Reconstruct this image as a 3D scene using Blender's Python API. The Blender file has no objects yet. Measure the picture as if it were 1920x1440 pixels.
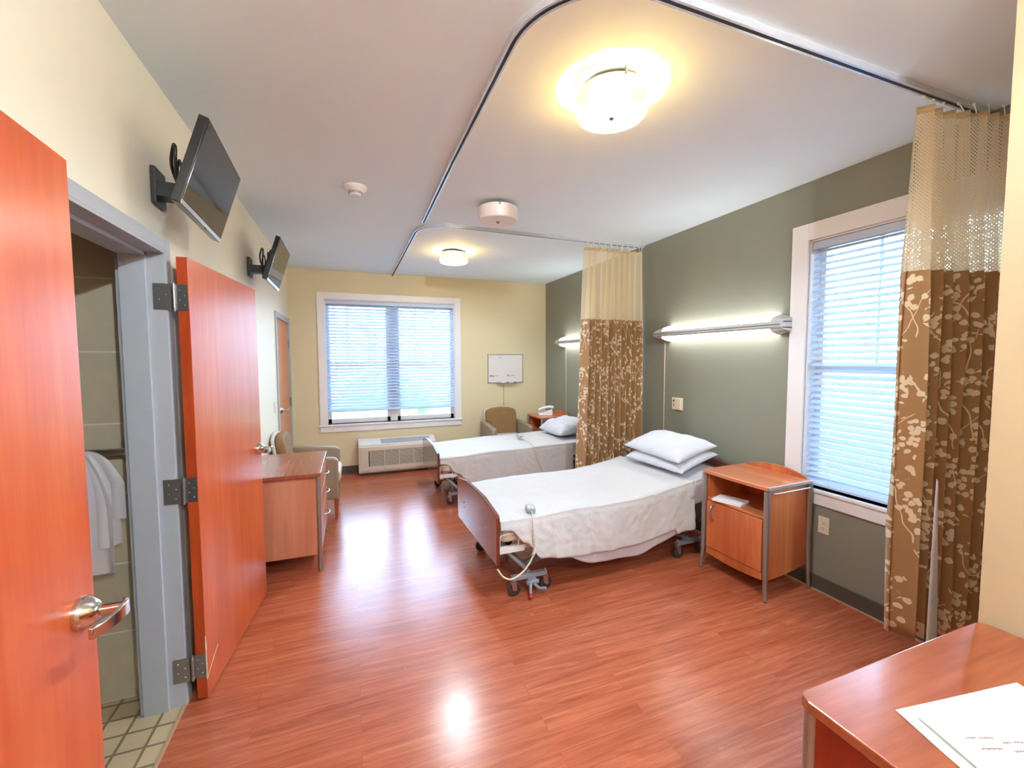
import bpy, bmesh, math, random
from mathutils import Vector, Matrix, noise

sc = bpy.context.scene
COL = sc.collection
PI = math.pi

# ------------------------------------------------------------------ camera
YAW, PITCH, ROLL, FPX = .35907, .05944, -.00372, 799.1
fwd = Vector((math.sin(YAW)*math.cos(PITCH), math.cos(YAW)*math.cos(PITCH), -math.sin(PITCH)))
rt0 = Vector((math.cos(YAW), -math.sin(YAW), 0)); up0 = rt0.cross(fwd)
rt = rt0*math.cos(ROLL)+up0*math.sin(ROLL); up = up0*math.cos(ROLL)-rt0*math.sin(ROLL)
cam = bpy.data.cameras.new('camera'); camo = bpy.data.objects.new('camera', cam); COL.objects.link(camo)
cam.sensor_width = 36; cam.lens = 36*FPX/1920; cam.clip_start = .02
m = Matrix((rt, up, -fwd)).transposed().to_4x4(); m.translation = (0, 0, 1.6)
camo.matrix_world = m
sc.camera = camo

# ------------------------------------------------------------------ view and world
sc.view_settings.view_transform = 'Standard'; sc.view_settings.look = 'None'
sc.view_settings.gamma = 1; sc.view_settings.use_curve_mapping = False
sc.view_settings.exposure = 3.68
W_SKY = 1.9
E_DRUM, E_BED = 830, .95
w = bpy.data.worlds.new('sky'); sc.world = w; w.use_nodes = True
nt = w.node_tree; bg = nt.nodes['Background']
tc = nt.nodes.new('ShaderNodeTexCoord'); sp = nt.nodes.new('ShaderNodeSeparateXYZ'); rp = nt.nodes.new('ShaderNodeValToRGB')
nt.links.new(tc.outputs['Generated'], sp.inputs[0]); nt.links.new(sp.outputs['Z'], rp.inputs[0])
rp.color_ramp.elements[0].position = 0; rp.color_ramp.elements[0].color = (.66, .83, 1, 1)
rp.color_ramp.elements[1].position = .9; rp.color_ramp.elements[1].color = (.42, .64, 1, 1)
nt.links.new(rp.outputs[0], bg.inputs[0]); bg.inputs[1].default_value = W_SKY
try:
    sc.cycles.sample_clamp_indirect = 6; sc.cycles.max_bounces = 10; sc.cycles.diffuse_bounces = 6
    sc.cycles.transparent_max_bounces = 24
except Exception:
    pass

XL, XR, YB, ZC = -.766, 2.971, 6.345, 2.803      # left wall, right wall, far wall, ceiling
XW, YW = 1.885, .72                               # near wall block on the right
YK = -1.3                                         # wall behind the viewer

# ------------------------------------------------------------------ colour and materials
def lin(c):
    c = c/255
    return c/12.92 if c <= .04045 else ((c+.055)/1.055)**2.4
def rgb(r, g, b): return (lin(r), lin(g), lin(b), 1)
class NT:
    def __init__(s, name):
        s.m = bpy.data.materials.new(name); s.m.use_nodes = True
        s.t = s.m.node_tree; s.b = s.t.nodes['Principled BSDF']; s.out = s.t.nodes['Material Output']
    def n(s, typ, **kw):
        x = s.t.nodes.new('ShaderNode'+typ)
        for k, v in kw.items():
            if k in x.inputs: x.inputs[k].default_value = v
            else: setattr(x, k, v)
        return x
    def l(s, a, b): s.t.links.new(a, b)
    def set(s, **kw):
        for k, v in kw.items(): s.b.inputs[k.replace('_', ' ')].default_value = v
        return s
    def math(s, op, a, b=None, c=None):
        x = s.t.nodes.new('ShaderNodeMath'); x.operation = op
        for i, v in enumerate((a, b, c)):
            if v is None: continue
            if isinstance(v, (int, float)): x.inputs[i].default_value = v
            else: s.l(v, x.inputs[i])
        return x.outputs[0]
    def mix(s, f, a, b):
        x = s.t.nodes.new('ShaderNodeMix'); x.data_type = 'RGBA'
        for i, v in ((0, f), (6, a), (7, b)):
            if isinstance(v, (int, float, tuple)): x.inputs[i].default_value = v
            else: s.l(v, x.inputs[i])
        return x.outputs[2]
    def coord(s, which='Object', scale=(1, 1, 1), rot=(0, 0, 0), loc=(0, 0, 0)):
        c = s.n('TexCoord'); mp = s.n('Mapping')
        mp.inputs['Scale'].default_value = scale; mp.inputs['Rotation'].default_value = rot; mp.inputs['Location'].default_value = loc
        s.l(c.outputs[which], mp.inputs[0]); return mp.outputs[0]
    def noise(s, vec, scale=5, detail=4, rough=.55, dist=0):
        x = s.n('TexNoise'); x.inputs['Scale'].default_value = scale; x.inputs['Detail'].default_value = detail
        x.inputs['Roughness'].default_value = rough; x.inputs['Distortion'].default_value = dist
        s.l(vec, x.inputs['Vector']); return x.outputs['Fac']
    def ramp(s, f, stops):
        x = s.t.nodes.new('ShaderNodeValToRGB'); e = x.color_ramp.elements
        while len(e) < len(stops): e.new(.5)
        for i, (p, c) in enumerate(stops): e[i].position = p; e[i].color = c
        s.l(f, x.inputs[0]); return x.outputs[0]
    def bump(s, h, strength=.2, dist=.01):
        x = s.n('Bump'); x.inputs['Strength'].default_value = strength; x.inputs['Distance'].default_value = dist
        s.l(h, x.inputs['Height']); s.l(x.outputs[0], s.b.inputs['Normal']); return s

def plain(name, c, rough=.6, metal=0., bump=0., bscale=60, var=.0, spec=.5):
    k = NT(name); k.set(Base_Color=c, Roughness=rough, Metallic=metal)
    k.b.inputs['Specular IOR Level'].default_value = spec
    v = k.coord()
    if var:
        f = k.noise(v, 6, 3)
        k.l(k.mix(f, tuple(x*(1-var) for x in c[:3])+(1,), tuple(min(1, x*(1+var)) for x in c[:3])+(1,)), k.b.inputs['Base Color'])
    if bump: k.bump(k.noise(v, bscale, 3), bump, .002)
    return k.m

def wood(name, c0, c1, c2, rough=.3, axis='z', fine=1., coat=0., spec=.5):
    k = NT(name)
    s = {'x': (1.2, 14, 14), 'y': (14, 1.2, 14), 'z': (14, 14, 1.2)}[axis]
    s = tuple(q*fine for q in s)
    v = k.coord(scale=s)
    a = k.noise(v, 1.0, 6, .6, .6); b = k.noise(v, 5, 4, .6, .2)
    f = k.math('ADD', k.math('MULTIPLY', a, .75), k.math('MULTIPLY', b, .25))
    k.l(k.ramp(f, [(.33, c0), (.5, c1), (.66, c2)]), k.b.inputs['Base Color'])
    k.set(Roughness=rough); k.b.inputs['Coat Weight'].default_value = coat; k.b.inputs['Coat Roughness'].default_value = .12; k.b.inputs['Coat IOR'].default_value = 1.8
    k.b.inputs['Specular IOR Level'].default_value = spec
    k.bump(b, .06, .002)
    return k.m

M = {}
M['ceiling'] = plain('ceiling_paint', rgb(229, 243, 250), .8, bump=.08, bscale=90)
M['wall_left'] = plain('cream_paint', rgb(232, 224, 202), .5, bump=.05, bscale=120)
M['wall_far'] = plain('straw_paint', rgb(214, 199, 162), .55, bump=.05, bscale=120)
M['wall_right'] = plain('sage_grey_paint', rgb(132, 132, 117), .5, bump=.05, bscale=120)
M['wall_tan'] = plain('tan_paint', rgb(190, 166, 132), .55, bump=.05, bscale=120)
M['trim'] = plain('white_trim', rgb(228, 224, 224), .35)
M['frame'] = plain('grey_frame_paint', rgb(168, 173, 180), .4)
M['base'] = plain('dark_rubber_base', rgb(78, 72, 62), .45, var=.15)
M['caulk'] = plain('tan_caulk', rgb(178, 140, 108), .6)
M['door'] = wood('orange_cherry_laminate', rgb(180, 74, 34), rgb(192, 86, 42), rgb(202, 100, 54), .30, 'z', 1.0, .0)
M['door_edge'] = wood('door_edge_cherry', rgb(160, 58, 22), rgb(176, 66, 26), rgb(188, 80, 36), .4, 'z', 2.)
M['doorpale'] = wood('pale_cherry_laminate', rgb(196, 112, 70), rgb(208, 128, 86), rgb(220, 146, 104), .3, 'z')
M['cherry_x'] = wood('cherry_top', rgb(176, 96, 58), rgb(192, 110, 68), rgb(206, 126, 82), .28, 'x', .8, .2)
M['cherry_z'] = wood('cherry_panel', rgb(164, 78, 40), rgb(186, 98, 54), rgb(206, 124, 72), .38, 'z', .5, 0)
M['mahog_x'] = wood('mahogany_top', rgb(136, 66, 40), rgb(152, 80, 50), rgb(166, 94, 62), .26, 'x', .8, .2)
M['mahog_z'] = wood('walnut_panel', rgb(176, 106, 76), rgb(190, 120, 90), rgb(202, 136, 104), .4, 'z', .5)
M['redpanel'] = wood('red_panel', rgb(128, 38, 18), rgb(142, 46, 22), rgb(156, 56, 28), .4, 'z', .8)
M['board'] = wood('bed_board_laminate', rgb(84, 34, 28), rgb(94, 40, 32), rgb(106, 48, 38), .16, 'y', .8, 1.0, .8)
M['board_edge'] = plain('bed_board_edge', rgb(108, 44, 26), .35)
M['chairwood'] = wood('chair_leg_wood', rgb(150, 72, 34), rgb(172, 86, 42), rgb(186, 100, 52), .35, 'z')
M['steel'] = plain('brushed_steel', rgb(190, 188, 184), .28, 1.)
M['alu'] = plain('satin_aluminium', rgb(168, 166, 160), .42, .85)
M['nickel'] = plain('polished_nickel', rgb(214, 210, 204), .12, 1.)
M['hinge'] = plain('hinge_steel', rgb(150, 150, 152), .35, .9, bump=.1)
M['track'] = plain('track_aluminium', rgb(222, 224, 230), .25, .7)
M['slot'] = plain('dark_slot', rgb(46, 46, 54), .6)
M['black'] = plain('black_plastic', rgb(22, 22, 24), .4)
M['screen'] = plain('dark_glass_screen', rgb(20, 20, 24), .06, 0, spec=1.0)
M['bezel'] = plain('glossy_black_bezel', rgb(30, 28, 30), .15)
M['white_plastic'] = plain('white_plastic', rgb(226, 222, 218), .4)
M['ivory'] = plain('ivory_plastic', rgb(222, 206, 180), .4)
M['greyplastic'] = plain('grey_plastic', rgb(158, 160, 162), .45)
M['rubber'] = plain('dark_rubber_wheel', rgb(52, 48, 46), .6)
M['greypaint'] = plain('grey_blue_enamel', rgb(146, 152, 164), .35, .3)
M['redplastic'] = plain('red_pedal', rgb(200, 50, 50), .4)
M['ptac'] = plain('beige_enamel', rgb(206, 190, 172), .45)
M['ptactop'] = plain('pale_enamel_top', rgb(224, 220, 218), .35)
M['vinyl'] = plain('taupe_vinyl', rgb(150, 130, 108), .5, bump=.15, bscale=200)
M['vinylgrey'] = plain('light_grey_vinyl', rgb(196, 188, 178), .5, bump=.15, bscale=200)
M['chairfab'] = plain('brown_upholstery', rgb(136, 102, 62), .8, bump=.5, bscale=260, var=.15)
M['paper'] = plain('paper', rgb(236, 228, 216), .7, bump=.1, bscale=30)
M['paper_white'] = plain('white_paper', rgb(238, 238, 240), .7)
M['ink'] = plain('dark_ink', rgb(70, 60, 62), .6)
M['ink_red'] = plain('maroon_ink', rgb(130, 70, 74), .6)
M['ink_faint'] = plain('faint_ink', rgb(200, 190, 180), .6)
M['wb'] = plain('whiteboard_surface', rgb(222, 216, 212), .25)
M['nickel_dull'] = plain('dull_bronze', rgb(120, 110, 92), .4, .8)

def cloth(name, c, bump=.5, scale=26, stripes=False, trans=0.):
    k = NT(name); k.set(Base_Color=c, Roughness=.85)
    k.b.inputs['Sheen Weight'].default_value = .25
    v = k.coord(scale=(1, 1, 1))
    h = k.noise(v, scale, 4, .6, .4)
    if stripes:
        v2 = k.coord(scale=(1, .22, 1))
        h2 = k.noise(v2, 55, 2, .5, .3)
        h = k.math('ADD', k.math('MULTIPLY', h, .5), k.math('MULTIPLY', h2, .5))
    k.bump(h, bump, .012)
    return k.m
M['spread'] = cloth('cream_white_spread', rgb(202, 198, 196), .3, 16, True)
M['sheet'] = cloth('lilac_white_sheet', rgb(206, 203, 212), .4, 12)
M['pillow'] = cloth('white_pillowcase', rgb(204, 204, 212), .6, 11)
M['pillow_cream'] = cloth('cream_pillowcase', rgb(232, 224, 204), .6, 14)
M['mattress'] = plain('cream_mattress_cover', rgb(224, 208, 190), .6, bump=.3, bscale=40)

# floor: red-orange plank vinyl, planks run along X
k = NT('red_plank_vinyl')
v = k.coord('Object')
br = k.n('TexBrick'); br.offset = .37; br.inputs['Scale'].default_value = 1
br.inputs['Brick Width'].default_value = 1.2; br.inputs['Row Height'].default_value = .098; br.inputs['Mortar Size'].default_value = .0012
br.inputs['Color1'].default_value = (.25, .25, .25, 1); br.inputs['Color2'].default_value = (.75, .75, .75, 1); br.inputs['Mortar'].default_value = (0, 0, 0, 1)
br.inputs['Bias'].default_value = 0
k.l(v, br.inputs['Vector'])
gm = k.n('Mapping'); gm.inputs['Scale'].default_value = (1.6, 24, 1); k.l(v, gm.inputs[0])
ad = k.n('VectorMath'); ad.operation = 'ADD'; k.l(gm.outputs[0], ad.inputs[0])
sc3 = k.n('VectorMath'); sc3.operation = 'SCALE'; sc3.inputs['Scale'].default_value = 9; k.l(br.outputs['Color'], sc3.inputs[0]); k.l(sc3.outputs[0], ad.inputs[1])
g1 = k.noise(ad.outputs[0], 1.0, 7, .62, 1.1); g2 = k.noise(ad.outputs[0], 5.0, 4, .6, .4)
f = k.math('ADD', k.math('ADD', k.math('MULTIPLY', g1, .62), k.math('MULTIPLY', g2, .2)), k.math('MULTIPLY_ADD', br.outputs['Color'], .09, .045))
col = k.ramp(f, [(.34, rgb(140, 66, 42)), (.47, rgb(168, 86, 56)), (.56, rgb(182, 100, 68)), (.70, rgb(200, 122, 88))])
col = k.mix(k.math('MULTIPLY', br.outputs['Fac'], .22), col, rgb(120, 50, 30))
k.l(col, k.b.inputs['Base Color'])
r1 = k.noise(v, 1.3, 4, .6); r2 = k.noise(v, 30, 3, .6)
k.l(k.math('ADD', k.math('MULTIPLY', r1, .14), k.math('MULTIPLY_ADD', r2, .08, .13)), k.b.inputs['Roughness'])
k.b.inputs['Specular IOR Level'].default_value = .55
hh = k.math('ADD', k.math('MULTIPLY', g2, .5), k.math('ADD', k.math('MULTIPLY', k.noise(v, 2.2, 2), 3.), k.math('MULTIPLY', br.outputs['Fac'], -.5)))
k.bump(hh, .12, .004)
M['floor'] = k.m

def tile(name, cw, ch, c1, c2, mort, plane='xz', ms=.004, off=0., rough=.5):
    k = NT(name); v = k.coord('Object')
    s = k.n('SeparateXYZ'); k.l(v, s.inputs[0]); cb = k.n('CombineXYZ')
    k.l(s.outputs[plane[0].upper()], cb.inputs[0]); k.l(s.outputs[plane[1].upper()], cb.inputs[1])
    b = k.n('TexBrick'); b.offset = off; b.inputs['Scale'].default_value = 1
    b.inputs['Brick Width'].default_value = cw; b.inputs['Row Height'].default_value = ch; b.inputs['Mortar Size'].default_value = ms
    b.inputs['Color1'].default_value = c1; b.inputs['Color2'].default_value = c2; b.inputs['Mortar'].default_value = mort
    k.l(cb.outputs[0], b.inputs['Vector'])
    n_ = k.noise(v, 7, 6, .65, .5)
    k.l(k.mix(k.math('MULTIPLY', n_, .5), b.outputs['Color'], tuple(x*.45 for x in c1[:3])+(1,)), k.b.inputs['Base Color'])
    k.set(Roughness=rough); k.bump(k.math('MULTIPLY', b.outputs['Fac'], -1), .4, .003)
    return k.m
M['walltile'] = tile('bath_wall_tile', .62, .3275, rgb(206, 192, 164), rgb(196, 182, 156), rgb(236, 230, 218), 'xz', .004, .5)
M['sidetile'] = tile('bath_side_tile', .62, .3275, rgb(206, 192, 164), rgb(196, 182, 156), rgb(236, 230, 218), 'yz', .004, .5)
M['floortile'] = tile('bath_floor_tile', .105, .105, rgb(206, 182, 144), rgb(196, 172, 136), rgb(120, 100, 76), 'xy', .006, 0., .5)

# thin glass pane
k = NT('window_glass'); t = k.t
tr = k.n('BsdfTransparent'); gl = k.n('BsdfGlossy'); gl.inputs['Roughness'].default_value = .02
fr = k.n('Fresnel'); mx = k.n('MixShader'); k.l(fr.outputs[0], mx.inputs[0]); k.l(tr.outputs[0], mx.inputs[1]); k.l(gl.outputs[0], mx.inputs[2])
tr.inputs[0].default_value = (.93, .97, 1, 1); k.l(mx.outputs[0], k.out.inputs[0]); M['glass'] = k.m
# blind slats, slightly translucent
k = NT('blind_slat'); k.set(Base_Color=rgb(196, 210, 232), Roughness=.45)
tl = k.n('BsdfTranslucent'); tl.inputs[0].default_value = (.75, .86, 1, 1); mx = k.n('MixShader'); mx.inputs[0].default_value = .06
k.l(k.b.outputs[0], mx.inputs[1]); k.l(tl.outputs[0], mx.inputs[2]); k.l(mx.outputs[0], k.out.inputs[0]); M['slat'] = k.m
def emis(name, c, s, base=(.8, .8, .8, 1), rough=.4):
    k = NT(name); k.set(Base_Color=base, Roughness=rough); k.b.inputs['Emission Color'].default_value = c; k.b.inputs['Emission Strength'].default_value = s
    return k.m
def frosted(name, tint, pas, e, tc):
    k = NT(name); k.set(Base_Color=rgb(128, 116, 92), Roughness=.4); k.b.inputs['Emission Color'].default_value = tint; k.b.inputs['Emission Strength'].default_value = e*.5
    tr = k.n('BsdfTransparent'); tr.inputs[0].default_value = tc; mx = k.n('MixShader'); mx.inputs[0].default_value = pas
    k.l(k.b.outputs[0], mx.inputs[1]); k.l(tr.outputs[0], mx.inputs[2]); k.l(mx.outputs[0], k.out.inputs[0]); return k.m
M['shade_on'] = frosted('lit_shade', (1, .90, .64, 1), .15, .15, (1, .74, .34, 1))
M['diff_on'] = frosted('lit_diffuser', (1, .86, .52, 1), .42, .115, (1, 1, 1, 1))
M['shade_added'] = frosted('added_lit_shade', (1, .9, .7, 1), .75, .4, (1, 1, 1, 1))  # clearer shade for the added, unseen fill drum
M['shade_off'] = plain('white_frosted_shade', rgb(236, 228, 226), .35)
M['lamp_metal'] = plain('silver_lamp_enamel', rgb(196, 194, 190), .35, .3)
M['bulb'] = emis('lamp_bulb', (.85, 1, 1.13, 1), E_DRUM)
M['bulb_added'] = emis('added_lamp_bulb', (.85, 1, 1.13, 1), E_DRUM*.90)  # bulbs of the added fill drum, out of view
M['lens'] = emis('lit_lens', (.98, 1, 1, 1), E_BED)

# sheer mesh of the cubicle curtains: UV in metres, honeycomb holes
def sheer(name, c, dens):
    k = NT(name)
    uv = k.coord('UV', rot=(0, 0, PI/4))
    vo = k.n('TexVoronoi'); vo.voronoi_dimensions = '2D'; vo.feature = 'DISTANCE_TO_EDGE'
    vo.inputs['Scale'].default_value = 85; vo.inputs['Randomness'].default_value = 0.
    k.l(uv, vo.inputs['Vector'])
    thread = k.math('LESS_THAN', vo.outputs['Distance'], dens)
    k.set(Base_Color=c, Roughness=.7)
    tl = k.n('BsdfTranslucent'); tl.inputs[0].default_value = c; m1 = k.n('MixShader'); m1.inputs[0].default_value = .45
    k.l(k.b.outputs[0], m1.inputs[1]); k.l(tl.outputs[0], m1.inputs[2])
    tr = k.n('BsdfTransparent'); m2 = k.n('MixShader'); k.l(thread, m2.inputs[0]); k.l(tr.outputs[0], m2.inputs[1]); k.l(m1.outputs[0], m2.inputs[2])
    k.l(m2.outputs[0], k.out.inputs[0]); return k.m
M['sheer'] = sheer('cream_mesh', rgb(238, 224, 194), .25)
k = NT('cream_mesh_band'); k.set(Base_Color=rgb(236, 216, 176), Roughness=.7)
tl = k.n('BsdfTranslucent'); tl.inputs[0].default_value = rgb(236, 216, 176); mx = k.n('MixShader'); mx.inputs[0].default_value = .4
k.l(k.b.outputs[0], mx.inputs[1]); k.l(tl.outputs[0], mx.inputs[2]); k.l(mx.outputs[0], k.out.inputs[0]); M['band'] = k.m
# blossom print, UV in metres
def print_fabric(name, c0, c1):
    k = NT(name)
    uv = k.coord('UV')
    wob = k.n('TexNoise'); wob.inputs['Scale'].default_value = 3.2; wob.inputs['Detail'].default_value = 2; k.l(uv, wob.inputs['Vector'])
    sub = k.n('VectorMath'); sub.operation = 'SUBTRACT'; sub.inputs[1].default_value = (.5, .5, .5); k.l(wob.outputs['Color'], sub.inputs[0])
    scl = k.n('VectorMath'); scl.operation = 'SCALE'; scl.inputs['Scale'].default_value = .30; k.l(sub.outputs[0], scl.inputs[0])
    wv = k.n('VectorMath'); wv.operation = 'ADD'; k.l(uv, wv.inputs[0]); k.l(scl.outputs[0], wv.inputs[1])
    se = k.n('SeparateXYZ'); k.l(wv.outputs[0], se.inputs[0])
    def lines(a, b, freq, wd):
        s = k.math('ADD', k.math('MULTIPLY', se.outputs['X'], a*freq), k.math('MULTIPLY', se.outputs['Y'], b*freq))
        fr_ = k.math('SUBTRACT', k.math('FRACT', s), .5)
        return k.math('LESS_THAN', k.math('ABSOLUTE', fr_), wd*freq)
    l1 = lines(1, .22, 6.0, .0030); l2 = lines(.8, -.6, 3.4, .0022)
    mk = k.noise(uv, 3.4, 2, .5)
    br_ = k.math('MAXIMUM', k.math('MULTIPLY', l1, k.math('GREATER_THAN', mk, .44)), k.math('MULTIPLY', l2, k.math('GREATER_THAN', k.noise(uv, 5.1, 2, .5), .5)))
    w2 = k.n('TexNoise'); w2.inputs['Scale'].default_value = 40; w2.inputs['Detail'].default_value = 1; k.l(uv, w2.inputs['Vector'])
    s2 = k.n('VectorMath'); s2.operation = 'SCALE'; s2.inputs['Scale'].default_value = .016; k.l(w2.outputs['Color'], s2.inputs[0])
    a2 = k.n('VectorMath'); a2.operation = 'ADD'; k.l(uv, a2.inputs[0]); k.l(s2.outputs[0], a2.inputs[1])
    vo = k.n('TexVoronoi'); vo.voronoi_dimensions = '2D'; vo.inputs['Scale'].default_value = 34; k.l(a2.outputs[0], vo.inputs['Vector'])
    dots = k.math('LESS_THAN', vo.outputs['Distance'], .40)
    cl = k.math('GREATER_THAN', k.noise(uv, 6.5, 2, .5), .555)
    bl = k.math('MULTIPLY', dots, cl)
    vo2 = k.n('TexVoronoi'); vo2.voronoi_dimensions = '2D'; vo2.inputs['Scale'].default_value = 15; k.l(a2.outputs[0], vo2.inputs['Vector'])
    bl2 = k.math('MULTIPLY', k.math('LESS_THAN', vo2.outputs['Distance'], .22), k.math('GREATER_THAN', mk, .47))
    pat = k.math('MAXIMUM', br_, k.math('MAXIMUM', bl, bl2))
    base = k.mix(k.noise(k.coord('UV', scale=(160, 420, 1)), 1, 2), c0, tuple(x*1.25 for x in c0[:3])+(1,))
    k.l(k.mix(k.math('MULTIPLY', pat, .92), base, c1), k.b.inputs['Base Color'])
    k.set(Roughness=.6); k.b.inputs['Sheen Weight'].default_value = .2
    tl = k.n('BsdfTranslucent'); tl.inputs[0].default_value = (.30, .16, .06, 1); mx = k.n('MixShader'); mx.inputs[0].default_value = .10
    k.l(k.b.outputs[0], mx.inputs[1]); k.l(tl.outputs[0], mx.inputs[2]); k.l(mx.outputs[0], k.out.inputs[0])
    return k.m
M['print'] = print_fabric('brown_blossom_print', rgb(158, 116, 72), rgb(236, 216, 182))
M['lining'] = plain('silvery_lining', rgb(206, 198, 196), .5, bump=.6, bscale=40, var=.12)
M['leaf'] = plain('pale_green_leaves', rgb(120, 160, 110), .7, var=.5)
M['lawn'] = plain('lawn_green', rgb(130, 156, 110), .9, var=.3)

# ------------------------------------------------------------------ mesh helpers
def BM(): return bmesh.new()
def box(bm, x0, x1, y0, y1, z0, z1):
    x0, x1 = sorted((x0, x1)); y0, y1 = sorted((y0, y1)); z0, z1 = sorted((z0, z1))
    v = [bm.verts.new(p) for p in ((x0, y0, z0), (x1, y0, z0), (x1, y1, z0), (x0, y1, z0), (x0, y0, z1), (x1, y0, z1), (x1, y1, z1), (x0, y1, z1))]
    for f in ((3, 2, 1, 0), (4, 5, 6, 7), (0, 1, 5, 4), (1, 2, 6, 5), (2, 3, 7, 6), (3, 0, 4, 7)): bm.faces.new([v[i] for i in f])
    return bm
def prism(bm, pts, ax, a0, a1):
    """pts 2D in the plane normal to ax, extruded a0..a1."""
    def P(p, a): return {'x': (a, p[0], p[1]), 'y': (p[0], a, p[1]), 'z': (p[0], p[1], a)}[ax]
    A = [bm.verts.new(P(p, a0)) for p in pts]; B = [bm.verts.new(P(p, a1)) for p in pts]
    bm.faces.new(A[::-1]); bm.faces.new(B); n = len(pts)
    for i in range(n): bm.faces.new((A[i], A[(i+1) % n], B[(i+1) % n], B[i]))
    bmesh.ops.recalc_face_normals(bm, faces=bm.faces[:]); return bm
def frame_of(d):
    d = d.normalized(); a = Vector((0, 0, 1)) if abs(d.z) < .9 else Vector((1, 0, 0))
    u = d.cross(a).normalized(); return u, d.cross(u).normalized()
def cyl(bm, p0, p1, r0, r1=None, seg=16):
    p0, p1 = Vector(p0), Vector(p1); r1 = r0 if r1 is None else r1
    u, v = frame_of(p1-p0)
    A = [bm.verts.new(p0+(u*math.cos(t)+v*math.sin(t))*r0) for t in (2*PI*i/seg for i in range(seg))]
    B = [bm.verts.new(p1+(u*math.cos(t)+v*math.sin(t))*r1) for t in (2*PI*i/seg for i in range(seg))]
    fs = [bm.faces.new(A), bm.faces.new(B[::-1])]
    for i in range(seg): fs.append(bm.faces.new((A[i], B[i], B[(i+1) % seg], A[(i+1) % seg])))
    bmesh.ops.recalc_face_normals(bm, faces=fs); return bm
def spline(pts, n=8):
    P = [Vector(p) for p in pts]; P = [P[0]*2-P[1]]+P+[P[-1]*2-P[-2]]; out = []
    for i in range(1, len(P)-2):
        for j in range(n):
            t = j/n; a, b, c, d = P[i-1:i+3]
            out.append(.5*((2*b)+(c-a)*t+(2*a-5*b+4*c-d)*t*t+(3*b-a-3*c+d)*t**3))
    out.append(P[-2]); return out
def tube(bm, pts, r, seg=8):
    P = [Vector(p) for p in pts]; rings = []; u = None
    for i, p in enumerate(P):
        d = (P[min(i+1, len(P)-1)]-P[max(i-1, 0)]).normalized()
        if u is None: u, _ = frame_of(d)
        u = (u-d*u.dot(d)).normalized(); v = d.cross(u)
        rr = r[i] if isinstance(r, (list, tuple)) else r
        rings.append([bm.verts.new(p+(u*math.cos(t)+v*math.sin(t))*rr) for t in (2*PI*q/seg for q in range(seg))])
    fs = [bm.faces.new(rings[0]), bm.faces.new(rings[-1][::-1])]
    for a, b in zip(rings, rings[1:]):
        for i in range(seg): fs.append(bm.faces.new((a[i], b[i], b[(i+1) % seg], a[(i+1) % seg])))
    bmesh.ops.recalc_face_normals(bm, faces=fs); return bm
def lathe(bm, prof, c=(0, 0, 0), seg=40, closed=False):
    rings = []
    for r, z in prof:
        if r < 1e-5: rings.append([bm.verts.new((c[0], c[1], c[2]+z))])
        else: rings.append([bm.verts.new((c[0]+r*math.cos(t), c[1]+r*math.sin(t), c[2]+z)) for t in (2*PI*i/seg for i in range(seg))])
    fs = []
    prs = list(zip(rings, rings[1:]))
    if closed: prs.append((rings[-1], rings[0]))
    for a, b in prs:
        for i in range(seg):
            j = (i+1) % seg
            if len(a) == 1 and len(b) == 1: continue
            if len(a) == 1: fs.append(bm.faces.new((a[0], b[j], b[i])))
            elif len(b) == 1: fs.append(bm.faces.new((a[i], a[j], b[0])))
            else: fs.append(bm.faces.new((a[i], a[j], b[j], b[i])))
    bmesh.ops.recalc_face_normals(bm, faces=fs); return bm
def sweep(bm, path, section):
    """horizontal path, section = [(side, z)] closed loop."""
    P = [Vector(p) for p in path]; rings = []
    for i, p in enumerate(P):
        d = (P[min(i+1, len(P)-1)]-P[max(i-1, 0)]).normalized(); s = Vector((d.y, -d.x, 0))
        rings.append([bm.verts.new(p+s*a+Vector((0, 0, b))) for a, b in section])
    n = len(section); fs = [bm.faces.new(rings[0]), bm.faces.new(rings[-1][::-1])]
    for a, b in zip(rings, rings[1:]):
        for i in range(n): fs.append(bm.faces.new((a[i], b[i], b[(i+1) % n], a[(i+1) % n])))
    bmesh.ops.recalc_face_normals(bm, faces=fs); return bm
def grid(bm, fn, nu, nv, uvfn=None):
    uvl = bm.loops.layers.uv.new('UVMap') if uvfn else None
    V = [[bm.verts.new(fn(i/nu, j/nv)) for j in range(nv+1)] for i in range(nu+1)]
    for i in range(nu):
        for j in range(nv):
            f = bm.faces.new((V[i][j], V[i+1][j], V[i+1][j+1], V[i][j+1]))
            if uvl:
                for lp, (a, b) in zip(f.loops, ((i, j), (i+1, j), (i+1, j+1), (i, j+1))): lp[uvl].uv = uvfn(a/nu, b/nv)
    return bm

def obj(name, bm, mat, parent=None, smooth=False, bevel=0, label=None, sub=0, loc=None, rot=None, solid=0):
    me = bpy.data.meshes.new(name); bm.to_mesh(me); bm.free()
    me.materials.append(M[mat] if isinstance(mat, str) else mat)
    o = bpy.data.objects.new(name, me); COL.objects.link(o)
    if smooth:
        for p in me.polygons: p.use_smooth = True
        if smooth != 2:
            try: me.set_sharp_from_angle(angle=math.radians(40))
            except Exception: pass
    if solid:
        s = o.modifiers.new('s', 'SOLIDIFY'); s.thickness = solid; s.offset = 0
    if bevel:
        b = o.modifiers.new('b', 'BEVEL'); b.width = bevel; b.segments = 2; b.limit_method = 'ANGLE'; b.angle_limit = math.radians(40)
    if sub:
        s = o.modifiers.new('u', 'SUBSURF'); s.levels = s.render_levels = sub
    if parent: o.parent = parent
    if loc: o.location = loc
    if rot: o.rotation_euler = rot
    if label: o['label'] = label
    return o
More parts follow.
